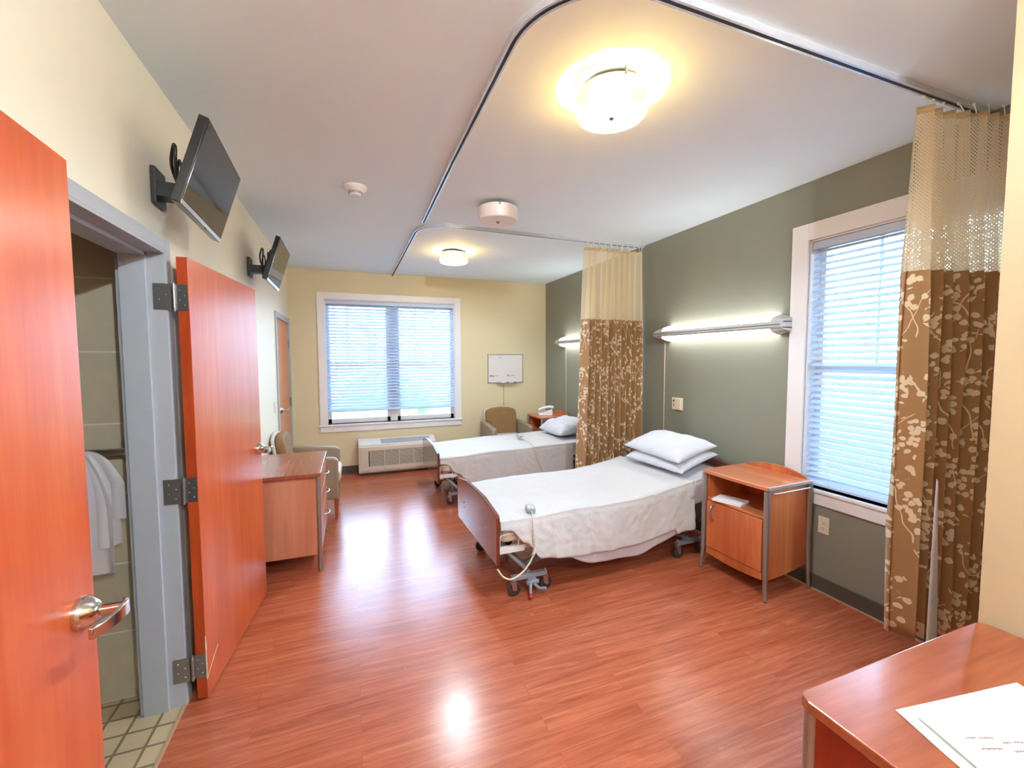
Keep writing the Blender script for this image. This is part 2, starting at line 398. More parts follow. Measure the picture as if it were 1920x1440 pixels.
def thing(name, label, cat, loc=(0, 0, 0), rz=0, group=None, kind=None):
    o = bpy.data.objects.new(name, None); COL.objects.link(o); o.empty_display_size = .1
    o.location = loc; o.rotation_euler = (0, 0, rz); return tag(o, label, cat, group, kind)
def tag(o, label=None, cat=None, group=None, kind=None):
    if label: o['label'] = label
    if cat: o['category'] = cat
    if group: o['group'] = group
    if kind: o['kind'] = kind
    return o
def struct(name, bm, mat, label=None, **kw): return tag(obj(name, bm, mat, **kw), label, kind='structure')
def copy_tree(o, parent=None):
    c = o.copy(); COL.objects.link(c)
    if parent: c.parent = parent
    for ch in [q for q in bpy.data.objects if q.parent is o]: copy_tree(ch, c)
    return c

# ------------------------------------------------------------------ room shell
T = .15
CL0, CL1 = 5.27, 6.23          # closet door opening in left wall
BA0, BA1, DH = 1.36, 2.31, 2.075
def wall_with_hole(bm, axis, a0, a1, y0, y1, holes):
    """wall slab between a0..a1 on its thickness axis; spans y0..y1; holes = [(h0,h1,z0,z1)]"""
    def bx(s, e, z0, z1):
        if e-s < 1e-4 or z1-z0 < 1e-4: return
        if axis == 'x': box(bm, a0, a1, s, e, z0, z1)
        else: box(bm, s, e, a0, a1, z0, z1)
    cur = y0
    for h0, h1, z0, z1 in sorted(holes):
        bx(cur, h0, 0, ZC); bx(h0, h1, 0, z0); bx(h0, h1, z1, ZC); cur = h1
    bx(cur, y1, 0, ZC); return bm
struct('floor', box(BM(), XL, XR+T, YK-T, YB+T, -.1, 0), 'floor', 'red-orange wood-plank floor')
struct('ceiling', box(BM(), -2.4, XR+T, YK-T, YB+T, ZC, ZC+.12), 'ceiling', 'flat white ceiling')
struct('wall_left', wall_with_hole(BM(), 'x', XL-T, XL, YK, YB, [(BA0, BA1, 0, DH), (CL0, CL1, 0, DH)]), 'wall_left', 'cream wall with the two televisions')
FW = dict(x0=-.335, x1=1.462, z0=.70, z1=2.42)
RW = dict(y0=.95, y1=2.07, z0=.70, z1=2.40)
struct('wall_far', wall_with_hole(BM(), 'y', YB, YB+T, XL-T, XR+T, [(FW['x0'], FW['x1'], FW['z0'], FW['z1'])]), 'wall_far', 'straw yellow end wall')
struct('wall_right', wall_with_hole(BM(), 'x', XR, XR+T, YW-.2, YB, [(RW['y0'], RW['y1'], RW['z0'], RW['z1'])]), 'wall_right', 'sage grey wall behind the beds')
struct('wall_near_right', box(box(BM(), XW, XW+T, YK, YW, 0, ZC), XW+T, XR, YW-T, YW, 0, ZC), 'wall_tan', 'tan wall beside the near desk')
struct('wall_back', box(BM(), XL-T, XW+T, YK-T, YK, 0, ZC), 'wall_tan', 'wall behind the viewer')
# bathroom
struct('wall_bathroom_far', box(BM(), -2.4, XL-T, 2.45, 2.6, 0, ZC), 'walltile', 'tiled bathroom wall')
b_ = box(box(BM(), -2.5, -2.4, .3, 2.6, 0, ZC), -2.4, XL-T, .2, .3, 0, ZC)
struct('wall_bathroom_left', b_, 'sidetile', 'bathroom side walls')
struct('floor_bathroom', box(BM(), -2.4, XL, .3, 2.45, -.1, .001), 'floortile', 'beige square floor tiles of the bathroom')
struct('trim_1', box(BM(), XL-.004, XL+.012, BA0+.05, BA1, 0, .006), 'caulk', 'pale metal strip between tile and plank floor', bevel=.002)
# baseboards
def basebd(name, x0, x1, y0, y1, nx, ny):
    b = box(BM(), x0, x1, y0, y1, .0, .105)
    o = struct(name, b, 'base', 'dark rubber baseboard', bevel=.004)
    return o
basebd('baseboard_right', XR-.012, XR, 1.0, YB, 0, 0)
struct('trim_2', box(BM(), XR-.022, XR-.012, 1.0, YB, 0, .008), 'caulk', 'tan bead under the right baseboard')
basebd('baseboard_far', XL+.02, XR-.02, YB-.012, YB, 0, 0)
basebd('baseboard_left', XL, XL+.012, 2.37, 5.2, 0, 0)
basebd('baseboard_near', XW-.012, XW, YK, .15, 0, 0)
# hollow-metal door frame of the bathroom
def metal_frame(name, y0, y1, label):
    b = BM(); fw = .052
    for (a, c) in ((y0-fw+.0, y0+.0), (y1, y1+fw)): box(b, XL, XL+.014, a, c, 0, DH+fw)
    box(b, XL, XL+.014, y0, y1, DH, DH+fw)
    # jamb liners and stops
    for s, y in ((1, y0), (-1, y1)):
        box(b, XL-T-.012, XL+.014, y, y+s*.012, 0, DH)
        box(b, XL-.145, XL-.052, y+s*.012, y+s*.028, 0, DH)
    box(b, XL-T-.012, XL+.014, y0, y1, DH-.012, DH)
    box(b, XL-.145, XL-.052, y0, y1, DH-.028, DH-.012)
    box(b, XL-T-.014, XL-T, y1, y1+fw, 0, DH+fw)
    return struct(name, b, 'frame', label, bevel=.0015)
metal_frame('trim_3', BA0, BA1, 'grey steel frame of the bathroom doorway')
metal_frame('trim_4', CL0, CL1, 'grey steel frame of the closet door')

# ------------------------------------------------------------------ lever handle, hinge
def lever(parent, p, side, back, nm='handle'):
    """p on door face, side = +1/-1 outward along local x, back = +-1 lever direction along local y."""
    x, y, z = p
    b = BM(); rz = lambda q: q
    prof = [(0, 0), (.038, 0), (.038, .013), (.035, .017), (.030, .026), (.021, .036), (.015, .040), (0, .040)]
    rings = []
    seg = 28
    for r, h in prof[1:-1]:
        rings.append([b.verts.new((x+side*h, y+r*math.cos(t), z+r*math.sin(t))) for t in (2*PI*i/seg for i in range(seg))])
    fs = [b.faces.new(rings[0]), b.faces.new(rings[-1][::-1])]
    for a, c in zip(rings, rings[1:]):
        for i in range(seg): fs.append(b.faces.new((a[i], c[i], c[(i+1) % seg], a[(i+1) % seg])))
    bmesh.ops.recalc_face_normals(b, faces=fs)
    o = obj('rosette', b, 'nickel', parent, smooth=True)
    b = BM(); cyl(b, (x+side*.02, y, z), (x+side*.084, y, z), .0125, .0105, 20)
    # flat curved grip
    pts = [(.078, -.012), (.086, -.006), (.088, .015), (.084, .05), (.074, .085), (.062, .108)]
    V = []
    for h, d in pts:
        hh_ = .017-.03*max(0, d)*1.0
        V.append([b.verts.new((x+side*(h+q), y+back*d, z+s)) for q, s in ((-.004, -hh_*.8), (.004, -hh_), (.004, hh_*.8), (-.004, hh_))])
    fs = [b.faces.new(V[0]), b.faces.new(V[-1][::-1])]
    for a, c in zip(V, V[1:]):
        for i in range(4): fs.append(b.faces.new((a[i], c[i], c[(i+1) % 4], a[(i+1) % 4])))
    bmesh.ops.recalc_face_normals(b, faces=fs)
    obj(nm, b, 'nickel', parent, smooth=True, bevel=.0015, label='satin metal lever')

def hinge_plate(parent, plane, at, a0, a1, z, mat='hinge'):
    """plane 'y': plate facing -y at y=at from x a0..a1."""
    b = BM(); h = .057
    box(b, a0, a1, at-.0025, at, z-h, z+h)
    for i, (u, v) in enumerate(((.3, .78), (.7, .58), (.3, .4), (.7, .2))):
        cyl(b, (a0+(a1-a0)*u, at-.0025, z-h+2*h*v), (a0+(a1-a0)*u, at-.0045, z-h+2*h*v), .0045, .003, 10)
    return b

# door_1: foreground leaf, almost parallel to the left wall
d1 = thing('door_1', 'open orange cherry door in the left foreground with lever', 'door', (-.603, 1.305, 0), math.radians(2.9), kind='structure')
obj('door_leaf', box(BM(), -.045, 0, -.915, 0, .008, 2.06), 'door', d1, bevel=.002)
lever(d1, (0, -.072, 1.02), 1, -1)
# door_2: bathroom leaf folded back on the left wall
d2 = thing('door_2', 'open bathroom door folded back to the left wall', 'door', (-.672, 2.303, 0), math.radians(-5.6), kind='structure')
L2 = .935
def leaf_bm():
    b = BM(); box(b, -.044, 0, 0, L2, .012, 2.055); return b
lf = obj('door_leaf', leaf_bm(), 'door', d2, bevel=.0015)
obj('door_edge', box(BM(), -.043, -.001, -.0012, .0, .014, 2.053), 'door_edge', d2)
# chipped corner of the leaf: ragged pale line
b = BM(); rnd = random.Random(4)
zz = .10
while zz < .30:
    hh_ = rnd.uniform(.012, .03); wd = rnd.uniform(.002, .006); box(b, -.002, .0009, -.0016, wd, zz, zz+hh_); zz += hh_
tube(b, [(.0003, .004, .105), (.0003, .08, .155), (.0003, .13, .185)], .0012, 5)
obj('chipped_edge', b, 'ivory', d2, label='chipped pale edge of the veneer')
lever(d2, (0, L2-.072, 1.02), 1, -1)
b = BM(); cyl(b, (0, .50, 1.49), (.002, .50, 1.49), .004, None, 10); obj('screw', b, 'steel', d2)
for z in (1.876, 1.008, .17):
    b = BM(); h = .057
    # knuckle
    for q in range(5): cyl(b, (-.054, -.008, z-h+q*2*h/5+.001), (-.054, -.008, z-h+(q+1)*2*h/5-.001), .0075, None, 12)
    cyl(b, (-.054, -.008, z-h-.006), (-.054, -.008, z+h+.006), .005, None, 10)
    hg = obj('hinge', b, 'hinge', d2, smooth=True)
    obj('hinge_plate', hinge_plate(None, 'y', -.0014, -.050, -.003, z), 'hinge', hg)
for z in (1.876, 1.008, .17):
    b = hinge_plate(None, 'y', BA1-.0125, XL-.034, XL+.030, z)
    struct('trim_5', b, 'hinge', 'steel hinge plate on the bathroom door frame')
# door_3: closed closet door
d3 = thing('door_3', 'closed pale orange closet door near the far corner', 'door', (XL-.004, CL0, 0), 0, kind='structure')
obj('door_leaf', box(BM(), -.044, 0, .014, CL1-CL0-.014, .01, DH-.014), 'doorpale', d3, bevel=.0015)
lever(d3, (0, .085, 1.03), 1, 1)
for z in (1.80, 1.05, .25):
    b = BM(); cyl(b, (.014, CL1-CL0-.008, z-.055), (.014, CL1-CL0-.008, z+.055), .008, None, 12)
    box(b, .001, .004, CL1-CL0-.045, CL1-CL0-.01, z-.055, z+.055)
    obj('hinge', b, 'hinge', d3)

# ------------------------------------------------------------------ windows
def sash_unit(b, a0, a1, z0, z1, P, fw=.045):
    """frame bars of one double-hung unit in (a,z); P(a0,a1,d0,d1,z0,z1) adds a box with depth."""
    zm = (z0+z1)/2
    P(a0, a0+fw, 0, .05, z0, z1); P(a1-fw, a1, 0, .05, z0, z1); P(a0, a1, 0, .05, z0, z0+fw+.02); P(a0, a1, 0, .05, z1-fw, z1)
    P(a0+fw, a1-fw, .0, .045, zm-.022, zm+.022)
def window_far():
    x0, x1, z0, z1 = FW['x0'], FW['x1'], FW['z0'], FW['z1']; w_ = thing('window_1', 'wide white framed window in the straw end wall', None, (0, YB, 0), kind='structure')
    b = BM(); f = .088
    box(b, x0-f, x0, -.02, 0, z0-.02, z1+f); box(b, x1, x1+f, -.02, 0, z0-.02, z1+f); box(b, x0, x1, -.02, 0, z1, z1+f)
    box(b, x0-f, x1+f, -.016, 0, z0-.105, z0-.025)
    # reveal
    box(b, x0, x0+.012, 0, T, z0, z1); box(b, x1-.012, x1, 0, T, z0, z1); box(b, x0, x1, 0, T, z1-.012, z1)
    obj('window_casing', b, 'trim', w_, bevel=.003)
    obj('window_sill', box(BM(), x0-f-.015, x1+f+.015, -.032, T, z0-.026, z0), 'trim', w_, bevel=.004)
    b = BM()
    def P(a0, a1, d0, d1, q0, q1): box(b, a0, a1, .085+d0, .085+d1, q0, q1)
    xm = (x0+x1)/2
    P(xm-.05, xm+.05, -.01, .06, z0, z1)
    for a0, a1 in ((x0+.012, xm-.05), (xm+.05, x1-.012)):
        sash_unit(b, a0, a1, z0, z1-.012, P)
        zt = (z0+z1)/2
        for i in (1, 2): c = a0+(a1-a0)*i/3; P(c-.008, c+.008, .015, .03, zt, z1-.05)
        P(a0+.04, a1-.04, .015, .03, z1-.33, z1-.314)
    obj('window_frame', b, 'trim', w_, bevel=.002)
    obj('window_glass', box(BM(), x0, x1, .112, .115, z0, z1), 'glass', w_)
window_far()
def window_right():
    y0, y1, z0, z1 = RW['y0'], RW['y1'], RW['z0'], RW['z1']; w_ = thing('window_2', 'tall white framed window in the sage wall', None, (XR, 0, 0), kind='structure')
    b = BM(); f = .115
    box(b, -.02, 0, y0-f, y0, z0-.02, z1+f); box(b, -.02, 0, y1, y1+f, z0-.10, z1+f); box(b, -.02, 0, y0, y1, z1, z1+f)
    box(b, -.016, 0, y0-f, y1, z0-.105, z0-.02)
    box(b, 0, T, y0, y0+.012, z0, z1); box(b, 0, T, y1-.012, y1, z0, z1); box(b, 0, T, y0, y1, z1-.012, z1)
    obj('window_casing', b, 'trim', w_, bevel=.003)
    obj('window_sill', box(BM(), -.026, T, y0-f, y1+.002, z0-.024, z0), 'trim', w_, bevel=.004)
    b = BM()
    def P(a0, a1, d0, d1, q0, q1): box(b, .085+d0, .085+d1, a0, a1, q0, q1)
    sash_unit(b, y0+.012, y1-.012, z0, z1-.012, P)
    for i in (1, 2): c = y0+(y1-y0)*i/3; P(c-.008, c+.008, .015, .03, (z0+z1)/2, z1-.05)
    obj('window_frame', b, 'trim', w_, bevel=.002)
    obj('window_glass', box(BM(), .112, .115, y0, y1, z0, z1), 'glass', w_)
window_right()

def blind(name, label, W, z0, z1, tilt, loc, rz, group=None, pitch=.0425, wand=-1):
    """local: x along width centred, faces -y."""
    t_ = thing(name, label, 'window blind', loc, rz, group)
    b = BM(); n = int((z1-z0-.07)/pitch); d = .025; ct, st = math.cos(tilt), math.sin(tilt); rnd = random.Random(5)
    for i in range(n+1):
        z = z1-.065-i*pitch; a = tilt+rnd.uniform(-.03, .03); ct, st = math.cos(a), math.sin(a)
        # gently crowned slat, 3 segments
        pr = [(-d, 0.0), (-d*.4, .0022), (d*.4, .0022), (d, 0.0)]
        top = [(p*ct-q*st, p*st+q*ct+z) for p, q in pr]; bot = [(x_, z_-.0028) for x_, z_ in top[::-1]]
        prism(b, top+bot, 'x', -W/2, W/2)
    obj('slats', b, 'slat', t_)
    obj('headrail', box(BM(), -W/2-.004, W/2+.004, -.03, .025, z1-.05, z1), 'slat', t_, bevel=.003)
    obj('bottom_rail', box(BM(), -W/2, W/2, -.026, .024, z0, z0+.018), 'slat', t_, bevel=.004)
    b = BM()
    for q in ([-.42, -.14, .14, .42] if W > 1.4 else [-.36, 0, .36]):
        for yy in (-.027, .026): cyl(b, (q*W, yy, z0), (q*W, yy, z1-.04), .0012, None, 5)
    obj('ladder_cords', b, 'white_plastic', t_)
    b = BM(); cyl(b, (wand*W*.44, -.036, z1-.75), (wand*W*.44, -.036, z1-.05), .0016, None, 5); cyl(b, (wand*W*.425, -.036, z1-.93), (wand*W*.425, -.036, z1-.05), .0016, None, 5)
    cyl(b, (wand*W*.44, -.036, z1-.79), (wand*W*.44, -.036, z1-.75), .006, .003, 8); cyl(b, (wand*W*.425, -.036, z1-.97), (wand*W*.425, -.036, z1-.93), .006, .003, 8)
    obj('pull_cord', b, 'ivory', t_)
    return t_
blind('window_blind', 'wide white slatted blind raised slightly on the end wall window', FW['x1']-FW['x0']-.03, .868, FW['z1']-.015, math.radians(38), ((FW['x0']+FW['x1'])/2, YB+.035, 0), 0, pitch=.0435)
blind('window_blind', 'tall white slatted blind lowered fully on the side window', RW['y1']-RW['y0']-.04, .716, RW['z1']-.015, math.radians(30), (XR+.035, (RW['y0']+RW['y1'])/2, 0), -PI/2, pitch=.0425)

# ------------------------------------------------------------------ outdoors (seen through the slats)
struct('ground_outside', box(BM(), -12, 16, YB+T+.02, 22, -.5, -.4), 'lawn', 'lawn outside')
struct('ground_outside_side', box(BM(), XR+T+.02, 16, -8, YB+T, -.5, -.4), 'lawn', 'lawn outside')
def bush(c, r, seed, label):
    b = BM(); bmesh.ops.create_icosphere(b, subdivisions=4, radius=1)
    for v_ in b.verts:
        q = v_.co.copy(); n_ = noise.noise(q*2.2+Vector((seed, 0, 0)))*.35+noise.noise(q*7+Vector((seed, 3, 0)))*.22
        v_.co = Vector((q.x*r[0]*(1+n_), q.y*r[1]*(1+n_), q.z*r[2]*(1+n_)+r[2]*.8))
    tag(obj('bush', b, 'leaf', loc=c), label, 'bush', 'bushes outside the windows')
bush((-2.6, YB+4.5, -.45), (1.2, .8, .85), 1, 'leafy bush behind the left half of the end wall window')
bush((.8, YB+4.2, -.45), (1.1, .8, .9), 5, 'leafy bush behind the middle of the end wall window')
bush((4.2, YB+4.0, -.45), (1.2, .9, 1.1), 9, 'leafy bush behind the right half of the end wall window')

# window portals guide sky light
def portal(loc, rot, sx, sy):
    l = bpy.data.lights.new('window_portal', 'AREA'); l.shape = 'RECTANGLE'; l.size = sx; l.size_y = sy
    o = bpy.data.objects.new('window_portal', l); COL.objects.link(o); o.location = loc; o.rotation_euler = rot
    l.cycles.is_portal = True
portal(((FW['x0']+FW['x1'])/2, YB+T+.01, (FW['z0']+FW['z1'])/2), (-PI/2, 0, 0), FW['x1']-FW['x0'], FW['z1']-FW['z0'])
portal((XR+T+.01, (RW['y0']+RW['y1'])/2, (RW['z0']+RW['z1'])/2), (0, PI/2, 0), RW['z1']-RW['z0'], RW['y1']-RW['y0'])

# ------------------------------------------------------------------ ceiling lights
def drum(on, loc, label, rz=.5, added_fill=False):
    t_ = thing('ceiling_light', label, 'ceiling light', loc, rz, 'round drum ceiling lights')
    R = .155; zt, zb = -.028, -.125
    b = BM(); lathe(b, [(R, zt), (R, zb+.012), (R-.006, zb+.002), (R-.012, zb+.002), (R-.006, zb+.014), (R-.005, zt)], seg=56, closed=True)
    obj('lamp_shade', b, ('shade_added' if added_fill else 'shade_on') if on else 'shade_off', t_, smooth=True)
    b = BM(); lathe(b, [(0, zb-.002), (R-.012, zb), (R-.012, zb+.006), (0, zb+.004)], seg=56)
    obj('diffuser', b, 'diff_on' if on else 'shade_off', t_, smooth=True)
    b = BM(); lathe(b, [(0, -.03), (.143, -.03), (.146, -.026), (.144, -.022), (.06, -.02), (.055, 0), (0, 0)], seg=40)
    obj('canopy', b, 'nickel_dull' if on else 'white_plastic', t_, smooth=True)
    b = BM(); lathe(b, [(0, zb-.016), (.006, zb-.015), (.013, zb-.008), (.013, zb-.001), (0, zb)], seg=20)
    obj('finial', b, 'nickel_dull', t_, smooth=True)
    for a in (0, 2.094, 4.188):
        b = BM(); c, s = math.cos(a), math.sin(a)
        cyl(b, (.07*c, .07*s, -.014), ((R+.006)*c, (R+.006)*s, -.014), .003, None, 8); cyl(b, ((R+.004)*c, (R+.004)*s, -.008), ((R+.004)*c, (R+.004)*s, -.045), .0045, None, 8)
        obj('bracket', b, 'nickel_dull', t_)
    if on:
        for s in (-1, 1):
            b = BM(); bmesh.ops.create_uvsphere(b, u_segments=16, v_segments=10, radius=.028, matrix=Matrix.Translation((0, s*.075, -.072)))
            obj('bulb', b, 'bulb_added' if added_fill else 'bulb', t_, smooth=2)
    return t_
drum(True, (1.115, 1.69, ZC), 'glowing yellow drum ceiling light, nearest and largest of the three', .3)
drum(False, (1.105, 3.245, ZC), 'unlit white drum ceiling light, middle one of the three', .3)
drum(True, (1.10, 4.78, ZC), 'glowing yellow drum ceiling light farthest away near the end wall', .3)

# ------------------------------------------------------------------ cubicle curtain tracks
def track(path, label):
    b = BM(); w_, h_ = .016, .026
    sec = [(-w_, 0), (-w_, -h_), (-.007, -h_), (-.007, -h_+.006), (.007, -h_+.006), (.007, -h_), (w_, -h_), (w_, 0)]
    t_ = thing('curtain_track', label, 'curtain track', (0, 0, 0), 0, 'ceiling curtain tracks')
    sweep(b, [(x, y, ZC) for x, y in path], sec); obj('rail', b, 'track', t_)
    b = BM(); sweep(b, [(x, y, ZC-h_+.0035) for x, y in path], [(-.007, 0), (-.007, -.002), (.007, -.002), (.007, 0)]); obj('slot', b, 'slot', t_)
    return t_
def arc(cx, cy, r, a0, a1, n=14): return [(cx+r*math.cos(a0+(a1-a0)*i/n), cy+r*math.sin(a0+(a1-a0)*i/n)) for i in range(n+1)]
Y1T, Y2T, XT = 1.205, 3.845, .60
R_ = .36
track([(XT+.012, 3.80), (XT-.004, 2.6)]+arc(XT-.006+R_, Y1T+R_, R_, PI, 1.5*PI)+[(2.0, Y1T), (XR, Y1T)], 'nearer aluminium curtain track curving round the large glowing ceiling light')
R_ = .30
track([(XT-.035, YB), (XT-.022, 5.0)]+arc(XT-.015+R_, Y2T+R_-.02, R_, PI, 1.42*PI)+[(1.4, Y2T), (XR, Y2T+.02)], 'farther aluminium curtain track from the end wall to the hanging divider curtain')

# ------------------------------------------------------------------ cubicle curtains
def curtain(label, x0, x1, yfun, amp, folds, seed, zt=ZC-.075, zm=2.0, zb=.33, flare=0., yfl=0., shp=.6):
    t_ = thing('cubicle_curtain', label, 'curtain', (0, 0, 0), 0, 'cubicle curtains on the ceiling tracks')
    rnd = random.Random(seed); N = folds*26
    ph = [rnd.uniform(-.8, .8) for _ in range(folds+2)]; am = [rnd.uniform(.6, 1.15) for _ in range(folds+2)]
    def base(u, z):
        q = u*folds; i = int(min(q, folds-1e-6)); f_ = q-i
        s = f_*f_*(3-2*f_)
        A = am[i]*(1-s)+am[i+1]*s; P_ = ph[i]*(1-s)+ph[i+1]*s
        k_ = (zt-z)/(zt-zb)
        a = amp*A*(.55+.45*min(1, k_*3))*(1+.18*k_)
        w_ = 1-2*abs(math.sin(PI*q+P_*.5+.12*math.sin(k_*3+i)))**shp
        x = x0+(x1-x0)*u+.010*math.sin(2*PI*q+P_)*(1-.3*k_)
        x += flare*k_*(1-u)**2.2
        y = yfun(u)+yfl*k_*(1-u)**2+a*w_+.012*noise.noise(Vector((u*9, z*1.1, seed)))
        return Vector((x, y, z))
    L = [0.]
    pv = base(0, 1.5)
    for i in range(1, N+1): p = base(i/N, 1.5); L.append(L[-1]+(p-pv).length); pv = p
    def mk(name, za, zc, nz, mat, lift=0., sol=0.):
        b = BM()
        f = lambda u, v_: base(u, za+(zc-za)*v_)+Vector((0, lift, 0))
        uv = lambda u, v_: (L[int(round(u*N))], za+(zc-za)*v_)
        grid(b, f, N, nz, uv)
        return obj(name, b, mat, t_, smooth=2, solid=sol)
    mk('mesh_top', zm, zt-.03, 10, 'sheer')
    mk('top_band', zt-.03, zt, 1, 'band', 0, .002)
    mk('fabric_panel', zb, zm, 26, 'print', 0, .003)
    for i in range(folds+1):
        u = min(1, (i+.25)/folds) if i < folds else 1.; p = base(u, zt)
        b = BM(); tube(b, [(p.x, p.y, zt-.012), (p.x, (p.y+yfun(u))/2, zt+.02), (p.x, yfun(u), ZC-.03)], .0022, 6)
        cyl(b, (p.x, yfun(u), ZC-.034), (p.x, yfun(u), ZC-.026), .006, None, 8)
        obj('hook', b, 'white_plastic', t_)
    return t_, base
cn, cbase = curtain('brown blossom curtain with mesh top hanging in front of the side window', 2.42, 2.93, lambda u: 1.215-.11*max(0, u-.3)*1.4, .062, 7, 3, zb=.235, flare=.06, yfl=.03)
# turned-back lining strip of the near curtain
b = BM()
def lin_(u, v_):
    z = .345+.80*v_; w_ = .085*(1-v_)**.8+.003
    return Vector((2.47-.012*(1-v_)+w_*(u-.5), 1.105-.02*(1-v_)-.006*math.sin(u*PI), z-.10+.01*math.sin(v_*9+u*3)))
grid(b, lin_, 4, 24); obj('turned_hem', b, 'lining', cn, smooth=2, solid=.002, label='silvery reverse side showing at the curtain edge')
curtain('brown blossom curtain with mesh top hanging between the two beds', 2.245, 2.945, lambda u: Y2T+.01, 0.078, 10, 11, zb=.335, shp=.85, flare=-.07)

# ------------------------------------------------------------------ televisions
def tv(loc, rz, label):
    t_ = thing('television', label, 'television', loc, rz, 'wall televisions')
    W, H, ti = .60, .345, .305
    R = Matrix.Rotation(ti, 4, 'Y')      # top leans towards +x
    def tb(name, args, mat, bevel=0, par=t_):
        b = box(BM(), *args); bmesh.ops.transform(b, matrix=R, verts=b.verts[:]); return obj(name, b, mat, par, bevel=bevel)
    body = tb('casing', (-.034, 0, -W/2, W/2, -H/2, H/2), 'bezel', .003)
    tb('screen', (0, .0012, -W/2+.009, W/2-.009, -H/2+.022, H/2-.009), 'screen')
    tb('back_cover', (-.06, -.034, -W/2+.08, W/2-.08, -H/2+.03, H/2-.10), 'black', .01)
    tb('chin', (.0, .003, -W/2+.002, W/2-.002, -H/2+.001, -H/2+.016), 'steel')
    tb('indicator', (.002, .005, .02, .045, -H/2-.010, -H/2), 'black')
    xw = XL-loc[0]+.002
    b = BM(); box(b, xw, xw+.018, -.05, .07, -.10, .05); box(b, xw, -.05, -.045, .045, -.07, -.01); box(b, -.075, -.045, -.09, .09, -.10, .09)
    cyl(b, (-.07, -.04, -.035), (-.07, .04, -.035), .018, None, 12)
    obj('wall_bracket', b, 'black', t_, bevel=.002)
    b = BM()
    tube(b, spline([(-.09, -.05, -.10), (-.12, -.12, .02), (-.10, -.17, .09), (-.085, -.20, .075), (-.09, -.19, .02), (-.10, -.14, -.05), (-.11, -.08, -.12)], 6), .006, 7)
    tube(b, spline([(-.09, -.02, -.10), (-.11, -.09, .0), (-.09, -.14, .05), (-.08, -.15, .0), (-.10, -.10, -.08)], 6), .005, 7)
    obj('cable', b, 'black', t_, smooth=2)
    return t_
tv((-.548, 2.275, 2.355), .035, 'tilted black television nearer on the left wall above the open door')
tv((-.541, 4.03, 2.372), .012, 'tilted black television farther along the left wall near the end wall')

# ------------------------------------------------------------------ smoke detector
t_ = thing('smoke_detector', 'small white smoke detector on the ceiling left of the track', 'smoke detector', (.053, 3.242, ZC))
b = BM(); lathe(b, [(.075, 0), (.078, -.010), (.070, -.022), (.056, -.030), (.050, -.038), (0, -.038)], seg=36); obj('housing', b, 'white_plastic', t_, smooth=True)
b = BM(); lathe(b, [(.046, -.038), (.042, -.050), (0, -.050)], seg=24)
for i in range(14):
    a = 2*PI*i/14; box(b, .0445*math.cos(a)-.003, .0445*math.cos(a)+.003, .0445*math.sin(a)-.003, .0445*math.sin(a)+.003, -.052, -.037)
obj('vent_ring', b, 'greyplastic', t_)
b = BM(); lathe(b, [(.040, -.050), (.034, -.062), (0, -.066)], seg=24); obj('cap', b, 'white_plastic', t_, smooth=True)

# ------------------------------------------------------------------ over-bed wall lamps
def wall_lamp(y0, y1, label):
    t_ = thing('bed_wall_light', label, 'wall light', (XR, (y0+y1)/2, 1.84), 0, 'long lamps over the beds')
    L = (y1-y0)/2; e = .10
    # section in (x,z): lower lens, metal band, upper lens
    b = BM(); sec = [(0, -.030), (-.118, -.030), (-.130, -.018), (-.130, .012), (-.118, .022), (0, .022)]; prism(b, sec, 'y', -L, L); obj('centre_band', b, 'lamp_metal', t_, bevel=.002)
    b = BM(); prism(b, [(-.1295, -.006), (-.1315, -.006), (-.1315, -.001), (-.1295, -.001)], 'y', -L+.01, L-.01); obj('groove', b, 'slot', t_)
    b = BM(); prism(b, [(0, .014), (-.114, .014), (-.09, .052), (-.02, .074), (0, .074)], 'y', -L+e, L-e); obj('upper_lens', b, 'lens', t_)
    b = BM(); prism(b, [(0, -.022), (-.114, -.022), (-.095, -.050), (-.03, -.070), (0, -.070)], 'y', -L+e, L-e); obj('lower_lens', b, 'lens', t_)
    for s in (-1, 1):
        b = BM(); a0, a1 = s*(L-e), s*L
        A = [(0, .014), (-.116, .014), (-.092, .054), (-.02, .077), (0, .077)]; B = [(0, .014), (-.116, .014), (-.10, .034), (-.02, .050), (0, .050)]
        def loft(A, B):
            v0 = [b.verts.new((p[0], a0, p[1])) for p in A]; v1 = [b.verts.new((p[0], a1, p[1])) for p in B]
            fs = [b.faces.new(v0), b.faces.new(v1[::-1])]; n = len(A)
            for i in range(n): fs.append(b.faces.new((v0[i], v1[i], v1[(i+1) % n], v0[(i+1) % n])))
            bmesh.ops.recalc_face_normals(b, faces=fs)
        loft(A, B)
        loft([(0, -.022), (-.116, -.022), (-.097, -.052), (-.03, -.073), (0, -.073)], [(0, -.022), (-.116, -.022), (-.10, -.038), (-.03, -.050), (0, -.050)])
        obj('end_cap', b, 'lamp_metal', t_)
    return t_
wall_lamp(2.165, 3.53, 'long lit wall lamp over the nearer bed beside the side window')
wall_lamp(4.45, 5.75, 'long lit wall lamp over the farther bed, half hidden by the curtain')
def cord(y, z0, z1, label):
    b = BM(); cyl(b, (XR-.006, y, z0), (XR-.006, y, z1), .0032, None, 8); box(b, XR-.010, XR, y-.006, y+.006, z0-.012, z0)
    tag(obj('lamp_pull_cord', b, 'ivory'), label, 'cord', 'pull cords of the wall lamps')
cord(3.50, .62, 1.765, 'thin white cord down the grey wall beside the divider curtain')
cord(5.62, .80, 1.765, 'thin white cord down the grey wall above the farther nightstand')

